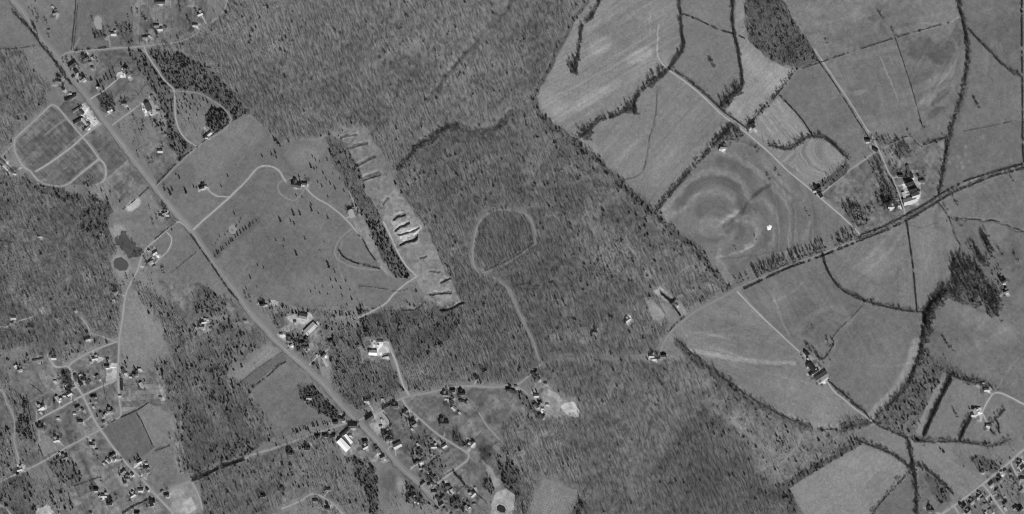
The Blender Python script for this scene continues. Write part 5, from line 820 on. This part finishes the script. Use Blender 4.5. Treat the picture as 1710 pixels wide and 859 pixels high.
# loose trees: kind, place, coordinates (x, y, size)
LOOSE = [
 ('cedar', 'cedars loose in the big farm pasture', [(324,313,.7),(346,312,.5),(285,325,1.0),(311,322,.9),(294,292,.6),(300,298,.6),(381,295,.5),(438,262,.6),(454,259,.6),(460,256,.7),(462,264,.6),(459,235,.8),(464,240,.8),(468,244,.7),(520,280,1.0),(525,283,.6),(527,268,.5),(534,270,.4),(547,268,.5),(500,296,.6),(531,305,.5),(538,312,.5),(545,300,.5),(552,308,.5),(560,316,.6),(491,359,1.0),(502,359,.7),(469,370,.8),(486,370,.5),(492,375,.6),(521,352,.9),(520,343,.7),(532,357,.5),(496,426,1.0),(550,446,1.1),(461,402,.5),(474,412,.4),(419,465,.6),(430,480,.4),(441,448,.4),(431,444,.5),(510,400,.5),(542,405,.4),(475,402,.5),(535,419,.4),(412,483,.5),(495,328,.6),(505,330,.5),(288,318,.8),(370,312,.5),(392,358,.5),(275,318,.6)]),
 ('cedar', 'cedars scattered right of the manor track', [(522,262,.5),(529,281,.5),(540,290,.6),(548,330,.5),(556,290,.5),(562,275,.5),(568,300,.6),(575,320,.6),(585,330,.6),(590,345,.7),(548,365,.7),(556,480,.6),(562,470,.7),(570,482,.6),(578,470,.7),(585,485,.6),(560,455,.5),(553,468,.7),(540,480,.5),(535,490,.6),(548,492,.6),(572,495,.6),(588,500,.8),(520,488,.6),(527,482,.5),(580,510,.6),(597,518,1.1),(600,524,1.1),(608,545,.9),(604,536,.8)]),
 ('cedar', 'cedars in the meadow above the round turning ground', [(189,115,.6),(184,122,.6),(187,130,.7),(178,127,.7),(175,133,.6),(168,138,.7),(166,145,1.1),(170,136,.6),(181,133,.5),(194,133,.5),(203,109,.7),(212,115,.9),(213,123,1.0),(164,142,.8),(174,150,.6),(191,122,.5)]),
 ('cedar', 'cedars on the wooded knoll inside the curved track', [(296,172,.6),(300,168,.6),(304,174,.6),(308,166,.7),(313,170,.6),(298,180,.7),(305,181,.6),(312,178,.6),(318,182,.7),(326,176,.6),(331,184,.6),(298,190,1.0),(322,165,.8),(340,168,.7),(347,172,.7),(356,182,1.0),(362,186,1.0),(368,190,1.1),(360,194,1.0),(371,199,.9),(352,203,1.0),(348,206,.8),(356,200,.8),(364,203,.9),(312,188,.6),(335,177,.6),(329,193,.5),(322,162,.6)]),
 ('bare', 'bare trees alone in right-hand fields', [(1190,112,1.0),(1192,110,.9),(1188,108,.8),(1471,27,.7),(1474,31,.8),(1630,174,.9),(1633,180,.9),(1628,170,.7),(1284,299,.9),(1299,293,.9),(1357,548,.5),(1262,400,.6),(1262,355,.4),(1228,416,.5),(1385,577,1.0),(1594,336,.9),(1597,342,.7),(1580,350,.8),(1603,377,.9),(1350,360,.8),(1264,253,.7),(1266,250,.6),(1381,72,.7),(1495,60,.9),(1541,213,1.0),(1518,225,.7),(1690,302,.7),(1594,690,.9),(1596,695,.8),(1697,433,1.0),(1672,424,1.0),(1670,536,1.0),(1578,572,1.0),(1582,578,1.0),(1590,585,.6),(1577,598,.6)]),
 ('bare', 'bare trees standing about the lower left lots', [(110,628,.9),(105,640,.9),(108,632,1.0),(112,638,.9),(117,642,.8),(100,632,.8),(125,645,.8),(137,628,.9),(142,632,1.0),(146,638,1.0),(135,640,1.1),(150,628,.8),(161,632,.8),(75,712,.9),(88,730,1.0),(100,722,.8),(128,735,1.0),(93,772,.8),(110,770,.9),(118,765,.9),(164,765,.8),(158,758,.7),(170,802,.8),(189,838,1.0),(196,832,.8),(205,770,.6),(250,792,.9),(236,798,.8),(212,803,.9),(203,634,1.0),(226,626,.9),(206,613,.8),(284,730,.6)]),
 ('bare', 'bare trees about the highway farmyards', [(341,487,1.1),(335,502,.9),(345,515,.9),(352,505,.8),(357,510,1.0),(364,502,.6),(330,510,.9),(378,502,.6),(388,505,.6),(400,535,.9),(398,545,.8),(372,555,1.1),(405,560,.8),(440,508,.9),(455,512,.7),(412,497,.9),(420,503,.8),(462,540,1.0),(560,455,.5),(538,560,.8),(546,575,1.0),(300,556,.8),(302,570,1.0),(296,555,.9)]),
 ('bare', 'bare trees about the lots below the crossroads', [(676,718,.7),(690,735,.8),(700,740,.8),(712,728,.6),(683,752,.9),(705,760,.9),(690,765,.8),(700,775,.8),(712,780,.9),(720,770,.8),(728,780,.9),(735,768,.8),(722,790,.9),(715,797,.8),(742,808,.7),(732,815,.8),(748,825,.9),(755,832,.8),(762,840,.9),(745,840,.8),(738,832,.8),(730,825,.7),(765,828,.7),(775,845,.9),(782,818,.8),(760,735,1.1),(768,742,1.0),(764,728,.9),(812,758,1.0),(640,725,1.1),(648,733,1.0),(641,732,1.0),(588,713,1.0),(594,711,1.0),(600,712,.9),(813,815,1.0),(820,800,.8),(690,830,.9),(696,838,.8),(684,820,.8),(675,825,.7)]),
 ('bare', 'bare trees around the lower farm', [(1345,575,1.0),(1352,584,.8),(1340,598,.7),(1362,595,.8),(1384,600,.7),(1374,605,.8),(1354,632,.7),(1362,640,.7),(1370,642,.6),(1398,655,.6),(1405,660,.6),(1412,664,.6),(1420,670,.6)]),
 ('bare', 'bare trees around the upper cottages', [(60,20,.8),(64,28,.9),(56,24,.8),(63,36,.8),(75,34,.8),(78,38,.8),(82,62,.6),(170,60,1.1),(174,52,.9),(165,62,.9),(195,44,.8),(204,50,.9),(212,42,.8),(214,28,.7),(221,22,.7),(230,20,.7),(238,28,.8),(242,34,.8),(155,35,.9),(158,62,.7),(302,18,.7),(312,30,1.0),(314,32,.9),(328,18,.7),(310,8,.6),(262,62,.6),(299,4,.6)]),
 ('bare', 'bare trees among highway yards and motel', [(106,104,.8),(113,100,.8),(132,114,.9),(128,118,.9),(141,95,1.1),(150,104,.8),(157,97,.7),(163,103,.7),(98,134,.9),(108,149,.9),(179,180,1.1),(180,168,1.1),(172,162,.9),(170,172,1.0),(190,172,.9),(209,172,1.0),(205,170,.8),(188,161,.8),(160,200,.7),(250,272,1.1),(256,270,.9),(232,262,.7),(240,210,.6),(225,200,.9),(227,222,.8),(263,205,.7),(262,212,.8),(254,190,.8),(252,200,.9),(256,209,.8)]),
 ('bare', 'bare trees about the pond and lane', [(234,424,1.1),(228,428,1.0),(240,428,.8),(222,405,.9),(211,460,1.2),(213,465,1.1),(224,466,1.1),(207,475,.9),(256,418,1.1),(270,452,1.1),(274,455,1.0),(255,474,.9),(160,340,1.0),(164,334,1.0),(152,338,.9),(156,348,.8),(138,382,.9),(142,386,.9),(171,394,.9),(278,350,.9),(274,346,.9),(284,360,.8),(262,365,1.0),(256,374,.8),(276,316,1.0),(283,322,1.0),(250,348,.8)]),
]
def chk(l):
    if len(l.split()) > 16: print('LONG', len(l.split()), l)
GROUPS = []
for kind, place, end, pl, sp, jit, s0, s1 in ROWS:
    T = [(x, y, random.uniform(s0, s1)) for x, y in along(pl, sp, jit)]
    GROUPS.append((kind, [(x, y, s_, '%s %s from %s end of %s' % (ordn(k + 1), 'cedar' if kind == 'cedar' else 'bare tree', end, place)) for k, (x, y, s_) in enumerate(T)], 'trees in the ' + place, (2 if kind == 'tall' else 1) * .9))
for kind, place, L in LOOSE:
    L = sorted(L); GROUPS.append((kind, [(x, y, s_ * (1.5 if 'pasture' in place or 'meadow' in place else 1.45 if 'alone' in place else 1.2), '%s from the left of the %s' % (ordn(k + 1), place)) for k, (x, y, s_) in enumerate(L)], place, 1.5 if 'alone' in place else (1.0 if kind == 'cedar' else .7)))
rest = {'bare': [], 'cedar': []}
for kind, L, grp, pri in sorted(GROUPS, key=lambda g: -g[3]):
    kk = 'cedar' if kind == 'cedar' else 'bare'; nm = 'cedar' if kk == 'cedar' else 'bare_tree'
    if COUNT[nm] + len(L) > 298: rest[kk] += [(x, y) for x, y, _, _ in L]; continue
    for x, y, s_, lab in L: chk(lab); tree(kind, x, y, lab, grp, s_)
# dark trees and bushes close round the houses: too many to tell apart
yr = random.Random(3); yard = []
for place, L in B:
    for x, y, t, ri, ang in L:
        if t in ('shed', 'longshed', 'trailer', 'hall', 'bigbarn'): continue
        for _ in range(1 if 'street' in place else yr.choice((1, 2, 3))): a = yr.uniform(2.2, 5.4); q = yr.uniform(5.5, 10) ; yard.append((x + math.cos(a) * q, y + math.sin(a) * q))
P_YARD = proto_coll('yard_trees', [joined(*bare_tree(500 + i, 11 + i, 3.4, 3, 90, .26), 'yard_tree', BARKD, BARKD) for i in range(4)] + [joined(*cedar(520 + i, 7 + i, 2.6), 'yard_tree', BARKD, NEEDD) for i in range(3)])
G_YARD = gn(P_YARD, 7)
scatter('yard_trees', 'small dark trees and bushes round the houses', np.array(yard), G_YARD, 7, .6, 1.15)
scatter('hedgerow_trees', 'further bare trees along hedgerows and yards', np.array(rest['bare']), G_YARD, 4, .8, 1.35)
print('trees', COUNT)

# ------------------------------------------------------------------ hedges and overgrown fence lines
HEDGE_TREES = []
def hedge(label, pl, wd, ht, dens=2.2, mat=None, gap=.5):
    r = np.random.default_rng(abs(hash(label)) % 9999 if False else len(label) * 31 + int(pl[0][0]) * 7 + int(pl[0][1]))
    if wd * ht > 8:
        HEDGE_TREES.extend(along(pl, 2.3 if wd > 4.5 else 4.0, wd * .20))
        if 'black' not in label: dens *= .5; wd *= .8
    wd *= 1.3; ht *= 1.15
    sp = np.array(smooth_line(pl, 1.0)); seg = np.hypot(*np.diff(sp, axis=0).T); cum = np.concatenate([[0], np.cumsum(seg)]); L = cum[-1] * S
    n = int(L * dens * max(1, wd / 1.6) * 2.2); s = r.random(n) * cum[-1]
    keep = (vn(s / 4.0, s * 0 + len(label), 61) + vn(s / 14.0, s * 0 + len(label), 62) * .8) > gap * 2 - 1.6; s = s[keep]; n = len(s)
    x = np.interp(s, cum, sp[:, 0]) ; y = np.interp(s, cum, sp[:, 1])
    loc = np.clip(1 + .75 * vn(s / 2.6, s * 0, 63) + .5 * vn(s / 9, s * 0, 64), .12, 2)
    a = r.random(n) * 6.283; q = np.sqrt(r.random(n)) * wd / 2 * loc / S; x = x + np.cos(a) * q; y = y + np.sin(a) * q
    z = hz(x, y) + ht * loc * (.06 + .94 * r.random(n)); Pc = np.stack([wx(x), wy(y), z], -1)
    sz = np.clip(.34 * ht, .25, 1.15) * (.6 + .8 * r.random(n))[:, None, None]
    V = Pc[:, None, :] + (r.random((n, 3, 3)) - .5) * 2 * sz
    V[:, :, 2] = np.maximum(V[:, :, 2], hz((V[:, :, 0] / S) + 855, 429.5 - V[:, :, 1] / S) + .01)
    me = mesh_np('hedge', V.reshape(-1, 3), np.arange(3 * n).reshape(-1, 3), mat or BRUSH, 3)
    tag(link('hedge', me), label, 'hedge', 'overgrown fence lines')
HEDGES = [
 ('dark bank brush curving below the barn', [(566,418),(575,430),(590,438),(612,444),(634,449)], 2.4, 2.4, 3), ('thin brush bank across the lower farm pasture', [(598,478),(622,480),(648,484)], 1.8, 1.8, 2), ('thin brush bank under the haul track', [(655,487),(672,486),(690,480)], 1.8, 1.8, 2), ('crooked brush bank at the lower pasture edge', [(668,515),(684,518),(698,515),(708,505)], 2, 2, 2.5), ('dark brush line beside the pale worn strip', [(598,392),(608,404),(616,420),(628,436)], 2.4, 2.4, 2.5), ('short row of brush below the manor track', [(600,520),(622,516),(634,514)], 2, 2, 2.5),
 ('thin hedge between two right-hand lots of the settlement', [(66,684),(72,660),(48,640)], 1.6, 1.8, 2.5), ('thin hedge above the small lot of the settlement', [(172,640),(176,664),(180,680)], 1.6, 1.6, 3), ('black hedge along the lower settlement lots', [(205,858),(225,845),(248,834)], 2, 2.4, 4), ('hedge along the far settlement gardens', [(125,812),(150,803),(172,795)], 1.8, 2, 3), ('hedge behind the crossroads gravel yard', [(640,690),(650,702),(652,716)], 1.8, 2.2, 3),
 ('thick brush line down the creek between two top fields', [(1133,-20),(1138,50),(1141,80),(1129,100),(1117,116)], 7, 4.5, 3),
 ('brush belt under the winding tree row below the top field', [(1117,117),(1095,135),(1072,152),(1060,172),(1061,190),(1052,182),(1037,190),(1018,197),(1000,203),(980,222),(962,233)], 6, 4, 3),
 ('brush spur hanging into the streaky top field', [(1004,-10),(999,8),(987,30),(973,44),(968,75),(964,105),(959,123)], 7, 4, 3),
 ('thin broken brush along the small creek', [(1097,145),(1095,189),(1085,229),(1080,262),(1071,288),(1037,302)], 2.5, 1.6, 1.5),
 ('brush line left of the narrow-necked field', [(1225,-20),(1224,40),(1233,88),(1238,118),(1239,145),(1224,160),(1204,179)], 6, 4, 3),
 ('thin brush between the small top pastures', [(1141,24),(1170,36),(1200,50),(1223,57),(1245,65)], 3, 2.5, 2),
 ('brush along the left edge of the contour field', [(1222,210),(1197,237),(1174,264),(1149,291),(1118,327),(1097,353)], 6, 4, 3),
 ('brush beside the pale lane under the lone-tree pasture', [(1122,117),(1145,132),(1185,165),(1209,188),(1228,201),(1250,218)], 3, 3.2, 3),
 ('brush line between narrow-necked and dark pastures', [(1327,119),(1299,156),(1270,186),(1256,204),(1248,219)], 4, 3, 3),
 ('thin hedge right of the striped plough field', [(1302,160),(1336,196),(1360,231)], 2.2, 2.5, 3),
 ('brush belt above the heart-shaped field', [(1284,243),(1315,250),(1330,243),(1349,230),(1360,229),(1383,235),(1407,258),(1418,268)], 6, 3.5, 2.5),
 ('thin hedge across the top of the middle fields', [(1340,115),(1375,103),(1420,88),(1494,64),(1545,49),(1604,33)], 2, 2.2, 2.5),
 ('thin hedge between the plain and swirled fields', [(1495,62),(1518,132),(1530,175),(1540,212)], 1.8, 2.0, 2.5),
 ('thick brush down the winding top right creek', [(1602,-20),(1603,10),(1609,37),(1616,74),(1614,118),(1604,169),(1592,203),(1582,243),(1574,290),(1567,326)], 8, 3.5, 2.2),
 ('diagonal brush line in the top right pastures', [(1616,48),(1653,88),(1687,121),(1707,128)], 5, 2.5, 2), ('straight hedge near the right edge', [(1706,-20),(1706,60),(1707,130),(1708,200),(1709,275)], 2.6, 3, 3),
 ('thin hedge across the right pasture', [(1606,221),(1650,212),(1706,200)], 1.8, 1.8, 2), ('short thick hedge above the creek farm', [(1541,243),(1560,237),(1580,230)], 3, 3.5, 4), ('crooked fence brush above the big farm', [(1482,242),(1518,228),(1530,240),(1540,246)], 2, 2, 2.5),
 ('dark hedge under the lower side of the country road', [(1430,404),(1475,387),(1515,368),(1545,350),(1568,336),(1590,322)], 4, 3.8, 4), ('dark hedge below the road under the contour field', [(1242,483),(1290,460),(1322,446),(1376,427),(1430,405)], 3, 2.6, 3, .6),
 ('dark hedge along the road near the right edge', [(1592,321),(1625,308),(1660,294),(1712,281)], 4.5, 4, 4), ('thin hedge above the road near the big farm', [(1437,393),(1475,379),(1510,361),(1545,341),(1565,328),(1590,314),(1622,299),(1708,274)], 2.5, 2.4, 3, .3),
 ('hedge winding down from the road to the round field', [(1374,427),(1383,454),(1400,479),(1420,493),(1454,506),(1504,518),(1546,522)], 4, 3.2, 3), ('straight hedge between wedge field and smooth field', [(1514,369),(1520,410),(1525,447),(1531,518)], 2.6, 3, 3),
 ('thin diagonal hedge left of the round-edged field', [(1444,508),(1425,528),(1400,552),(1388,568)], 1.8, 2.0, 2), ('brush along the small right-hand creek', [(1568,340),(1585,364),(1595,395),(1604,410),(1600,428),(1590,435)], 2.5, 2.2, 1.8), ('thin brush along the crooked right-hand ditch', [(1585,364),(1630,367),(1665,370),(1680,376),(1712,388)], 2.2, 2.2, 2),
 ('heavy creek brush between right-hand fields', [(1582,488),(1570,494),(1555,508),(1545,530),(1540,572),(1531,606),(1515,640),(1498,663),(1462,697)], 9, 4, 2.5),
 ('brush edge of the long bow-edged field', [(1130,568),(1152,588),(1180,613),(1224,643),(1258,667),(1309,696),(1356,714),(1390,717),(1430,711),(1460,705)], 3.5, 2.2, 1.6),
 ('straight black hedge in the right-hand pastures', [(1587,632),(1573,660),(1560,688),(1542,728)], 5, 4.5, 4), ('short black hedge left of the curved ridge', [(1621,698),(1612,714),(1602,736)], 4, 4, 4), ('brush curving along the right-hand pasture bottom', [(1525,737),(1560,738),(1600,738),(1630,742),(1660,745),(1685,735)], 5, 3, 2),
 ('brush line above the fenced right-hand pasture', [(1580,622),(1600,632),(1630,640),(1650,646),(1665,652)], 4, 3, 2.5), ('short brush line at the creek crossing', [(1420,672),(1440,686),(1462,708),(1490,722),(1515,733)], 4, 3, 2.5),
 ('creek brush in the bottom right', [(1515,733),(1522,765),(1528,800),(1531,830),(1531,875)], 8, 4, 2.5), ('hedge above the pale bare field', [(1420,730),(1437,738),(1487,758),(1523,784)], 4, 3.2, 3), ('hedge right of the pale bare field', [(1523,785),(1500,808),(1480,830),(1455,860)], 3.2, 3, 3),
 ('brush below the long wedge field', [(1527,775),(1545,783),(1579,812),(1592,826)], 7, 3.5, 2), ('black hedge behind the lower farm', [(1345,592),(1350,600),(1356,612)], 2.5, 3, 3), ('fence brush boxed beside the lower farm', [(1362,590),(1374,600),(1389,580),(1392,572),(1386,563)], 2, 2.2, 2.5),
 ('hedge on the left verge of the highway at the top', [(20,20),(52,52),(70,78),(92,104),(104,124),(120,142)], 4, 3, 2.2), ('hedge on the left verge of the highway middle', [(318,392),(340,424),(360,452),(380,482),(398,502)], 2.6, 2.6, 3), ('double fence line running up to the top edge', [(119,83),(122,50),(125,20),(127,-20)], 2.2, 2.2, 2.5), ('short fence line beside the double one', [(122,83),(126,45),(130,0)], 1.8, 1.8, 2),
 ('thin hedge across the top left field', [(0,81),(20,82),(42,79),(66,76)], 1.8, 2, 2), ('hedge along the lane under the pale pond', [(125,85),(150,82),(178,80)], 2.5, 2.6, 3), ('long straight fence line above the big pasture', [(262,308),(300,268),(330,245),(352,228),(385,205),(405,192)], 2.2, 2.2, 3),
 ('black hedge behind the motel lots', [(109,167),(118,162),(128,156)], 2.4, 3, 4), ('dark row of brush at the lower left loop', [(140,309),(148,303),(156,296)], 3, 3.5, 4), ('fence line below the garden plots', [(205,350),(225,335),(249,313)], 2, 2.2, 3), ('hedge along the pond lane', [(294,371),(275,386),(258,400)], 2, 2.2, 3),
 ('fence line across the middle highway pasture', [(286,456),(305,440),(328,421)], 2, 1.8, 2), ('fence line between the dark and pale strips', [(400,640),(430,617),(462,594),(472,588)], 1.6, 1.6, 1.6), ('fence line under the dark strip field', [(420,648),(448,628),(462,614),(478,604)], 2.4, 2.2, 2.5),
 ('black hedge beside the road to the bottom left', [(322,802),(345,793),(370,781),(408,768)], 4, 4, 4), ('hedge between the two lower left fields', [(228,690),(240,712),(256,748)], 1.8, 2, 3), ('hedge above the dark square field', [(170,715),(185,706),(203,697),(228,686),(248,673)], 2.2, 2.2, 3), ('short hedge left of the lower field', [(258,754),(275,748),(285,744)], 2, 2, 3),
 ('fence line left of the lower left lots', [(44,660),(52,700),(62,735),(72,762)], 2.2, 2.2, 2.5), ('thick dark hedge of the upper left yard wood', [(56,44),(60,50),(52,40)], 3, 3, 3), ('black hedge behind the crossroads roadside lots', [(638,683),(650,676),(662,672)], 3, 3.4, 4), ('fence line beside the roadside lots', [(640,722),(650,712),(655,706)], 2.2, 2.2, 3),
 ('thick dark hedge between lower lots', [(758,790),(768,800),(778,812)], 4, 3.5, 4), ('thin hedge beyond the lower lots', [(778,812),(795,825),(812,838)], 2, 2, 3), ('thin hedge closing the lower lots on the left', [(722,814),(740,796),(760,785)], 1.6, 1.8, 3), ('second thin hedge across the lower lots', [(757,826),(767,818),(776,811)], 1.6, 1.8, 3),
 ('thin hedge across the upper lots by the highway', [(690,748),(705,737),(716,728)], 1.6, 1.8, 3), ('thin hedge between the middle lots', [(702,788),(715,776),(728,765),(740,756)], 1.6, 1.8, 3), ('brush line across the forest below the pale oval', [(858,480),(880,474),(900,478),(925,470)], 2.5, 2.4, 2), ('brush along the lower rim of the forest oval', [(810,452),(830,444),(850,434),(872,420),(890,406)], 3, 3, 1.5),
 ('brush bank along the ravine in the forest', [(664,286),(680,268),(700,246),(722,238),(745,212),(765,210)], 7, 4, 1.6), ('dark hedge along the drive to the lower farm paddock', [(1369,322),(1392,306),(1415,288)], 2, 2.2, 2), ('thick hedge right of the white building drive', [(600,560),(605,575),(610,585)], 3, 3, 3),
 ('thin hedge along the pale lane below the farm', [(1488,298),(1499,325),(1508,352)], 2, 2.4, 2.5), ('thin hedge left of the farm lane', [(1356,84),(1371,108),(1392,138),(1415,174),(1434,206),(1450,230)], 2.2, 2.2, 2.5), ('hedge at the pasture lane below the lower farm', [(1382,636),(1400,652),(1422,670)], 3, 2.8, 3),
 ('black hedge beside the white farm yard', [(1104,490),(1120,505),(1136,527)], 3, 3, 4), ('hedge along the road by the forest corner', [(1144,529),(1130,540),(1118,553)], 2, 2.4, 3), ('curved ridge of brush in the lower right yard', [(1678,684),(1668,695),(1657,704),(1654,716),(1660,725),(1668,722),(1667,708),(1662,702)], 4, 3, 3)]
for h in HEDGES: hedge(h[0], h[1], h[2], h[3], h[4], NEEDD if any(k in h[0] for k in ('black', 'dark')) else BRUSH, h[5] if len(h) > 5 else (.35 if 'black' in h[0] else .55))

scatter('hedgerow_trees', 'small bare trees growing all along the hedgerows', np.array([p for p in HEDGE_TREES if -55 < p[0] < 1765 and -55 < p[1] < 915]), G_YARD, 4, .5, 1.2)

# ------------------------------------------------------------------ buildings
def gable_parts(L, W, eave, pitch, wing=None, oh=.45):
    w_ = MB(); r_ = MB()
    def block(cx, cy, L, W, eave, rot90=False):
        def T(x, y, z): return (cx + (y if rot90 else x), cy + (x if rot90 else y), z)
        h = W / 2 * math.tan(R_(pitch)); rg = eave + h
        a = [(-L/2, -W/2), (L/2, -W/2), (L/2, W/2), (-L/2, W/2)]
        for (p, q) in zip(a, a[1:] + a[:1]):
            if p[1] == q[1]: w_.face([T(*p, -1.6), T(*q, -1.6), T(*q, eave), T(*p, eave)])
            else: w_.face([T(*p, -1.6), T(*q, -1.6), T(*q, eave), T(p[0], 0, rg), T(*p, eave)])
        for s in (-1, 1):
            e = W / 2 + oh; ez = eave - oh * math.tan(R_(pitch)); t = .22; X = L / 2 + oh
            n = len(r_.v); r_.v += [T(-X, 0, rg + .03), T(X, 0, rg + .03), T(X, s * e, ez + .03), T(-X, s * e, ez + .03), T(-X, 0, rg + t + .03), T(X, 0, rg + t + .03), T(X, s * e, ez + t + .03), T(-X, s * e, ez + t + .03)]
            for q in ((0,1,2,3), (4,5,6,7), (0,1,5,4), (1,2,6,5), (2,3,7,6), (3,0,4,7)): r_.f.append(tuple(n + i for i in q)); r_.mi.append(0)
    block(0, 0, L, W, eave)
    if wing: block(wing[0], wing[1], wing[2], wing[3], eave * .86, True)
    return w_, r_
CH = MB(); CH.box(-.45, .45, -.4, .4, -1.2, 1.5)
CH = CH.mesh('chimney', BRICK)
PROTO = {}
def gable_house(key, L, W, eave, pitch, wing, ri, wi):
    k = (key, ri, wi)
    if k not in PROTO:
        w_, r_ = gable_parts(L, W, eave, pitch, wing)
        # window and door openings as dark panes on the walls' own mesh, 3 cm proud
        for s in (-1, 1):
            for i in range(3):
                x = -L / 2 + L * (i + .5) / 3; w_.box(x - .5, x + .5, s * (W / 2 + .015) - .015, s * (W / 2 + .015) + .015, 1.2, 2.5, 1)
        PROTO[k] = (w_.mesh('wall', WALLS[wi], GLASS), r_.mesh('roof', ROOFS[ri]))
    return PROTO[k], eave + W / 2 * math.tan(R_(pitch))
HT = {'house': (12, 8.5, 3.2, 38, None), 'ell': (13, 8, 3.4, 40, (3, 4.5, 8, 6)), 'farmhouse': (14, 9, 5.6, 38, (-3, 5.5, 9, 7)), 'bungalow': (15, 9, 3.0, 26, None), 'barn': (20, 13, 5.0, 36, None), 'bigbarn': (32, 16, 5.5, 30, None), 'shed': (7, 5, 2.6, 25, None), 'longshed': (27, 6.5, 2.8, 22, None), 'manor': (22, 11, 6.5, 36, (-6, 7, 12, 9)), 'hall': (34, 16, 5.0, 18, None), 'trailer': (15, 4.2, 2.8, 12, None)}
NM = {'house': 'house', 'ell': 'house', 'farmhouse': 'farmhouse', 'bungalow': 'house', 'barn': 'barn', 'bigbarn': 'barn', 'shed': 'shed', 'longshed': 'long_shed', 'manor': 'manor_house', 'hall': 'long_hall', 'trailer': 'shed'}
RW = ['black', 'dark-grey', 'grey', 'pale', 'white']
def building(t, x, y, ang, ri, wi, lab, group):
    if not (-10 < x < 1720 and -10 < y < 869): return
    L, W, e, p, wing = HT[t]; (mw, mr), top = gable_house(t, L, W, e, p, wing, ri, wi)
    E = bpy.data.objects.new(NM[t], None); C.objects.link(E); E.location = (wx(x), wy(y), float(hz(x, y))); E.rotation_euler.z = R_(-ang); tag(E, lab, NM[t].replace('_', ' '), group)
    link('wall', mw, E); r = link('roof', mr, E)
    if t in ('house', 'ell', 'farmhouse', 'bungalow', 'manor'): link('chimney', CH, r, (L * .28, W * .12, top - .3))
nb = 0
for place, L in B:
    L = [b for b in sorted(L, key=lambda q: (q[0], q[1]))]
    kinds = {}
    for x, y, t, ri, ang in L:
        kd = (NM[t], ri); kinds[kd] = kinds.get(kd, 0) + 1
    seen = {}
    for x, y, t, ri, ang in L:
        kd = (NM[t], ri); seen[kd] = seen.get(kd, 0) + 1; nb += 1
        n = NM[t].replace('_', ' ')
        lab = ('only %s-roofed %s in %s' % (RW[ri], n, place)) if kinds[kd] == 1 else ('%s %s-roofed %s from the left in %s' % (ordn(seen[kd]), RW[ri], n, place)); chk(lab)
        building(t, x, y, ang + random.uniform(-3, 3), ri, (1, 2, 1, 0)[nb % 4], lab, 'buildings of the ' + place)
    # each yard has a dark tree or two throwing shade by the house
print('buildings', nb)
# white heap of lime in the contour field
hp = MB(); r = random.Random(5); rings = [(1.0, 0), (.8, .5), (.5, 1.0), (.18, 1.35)]; n = 26
prof = [1 + .22 * math.sin(a * 2 * math.pi / n * 2 + 1) + .15 * math.sin(a * 2 * math.pi / n * 5) + r.uniform(-.06, .06) for a in range(n)]
hp.v = [(math.cos(i / n * 6.283) * 5.2 * k * prof[i] , math.sin(i / n * 6.283) * 8.0 * k * prof[i], z * (1 + r.uniform(-.1, .1)) - .1) for k, z in rings for i in range(n)]
hp.f = [(a * n + i, a * n + (i + 1) % n, (a + 1) * n + (i + 1) % n, (a + 1) * n + i) for a in range(3) for i in range(n)] + [tuple(3 * n + i for i in range(n))]; hp.mi = [0] * len(hp.f)
tag(link('white_heap', hp.mesh('white_heap', plain('lime', .85, .06, .3)), None, (wx(1285), wy(380), float(hz(1285, 380)))), 'bright white heap lying alone in the contour-ploughed field', 'heap')
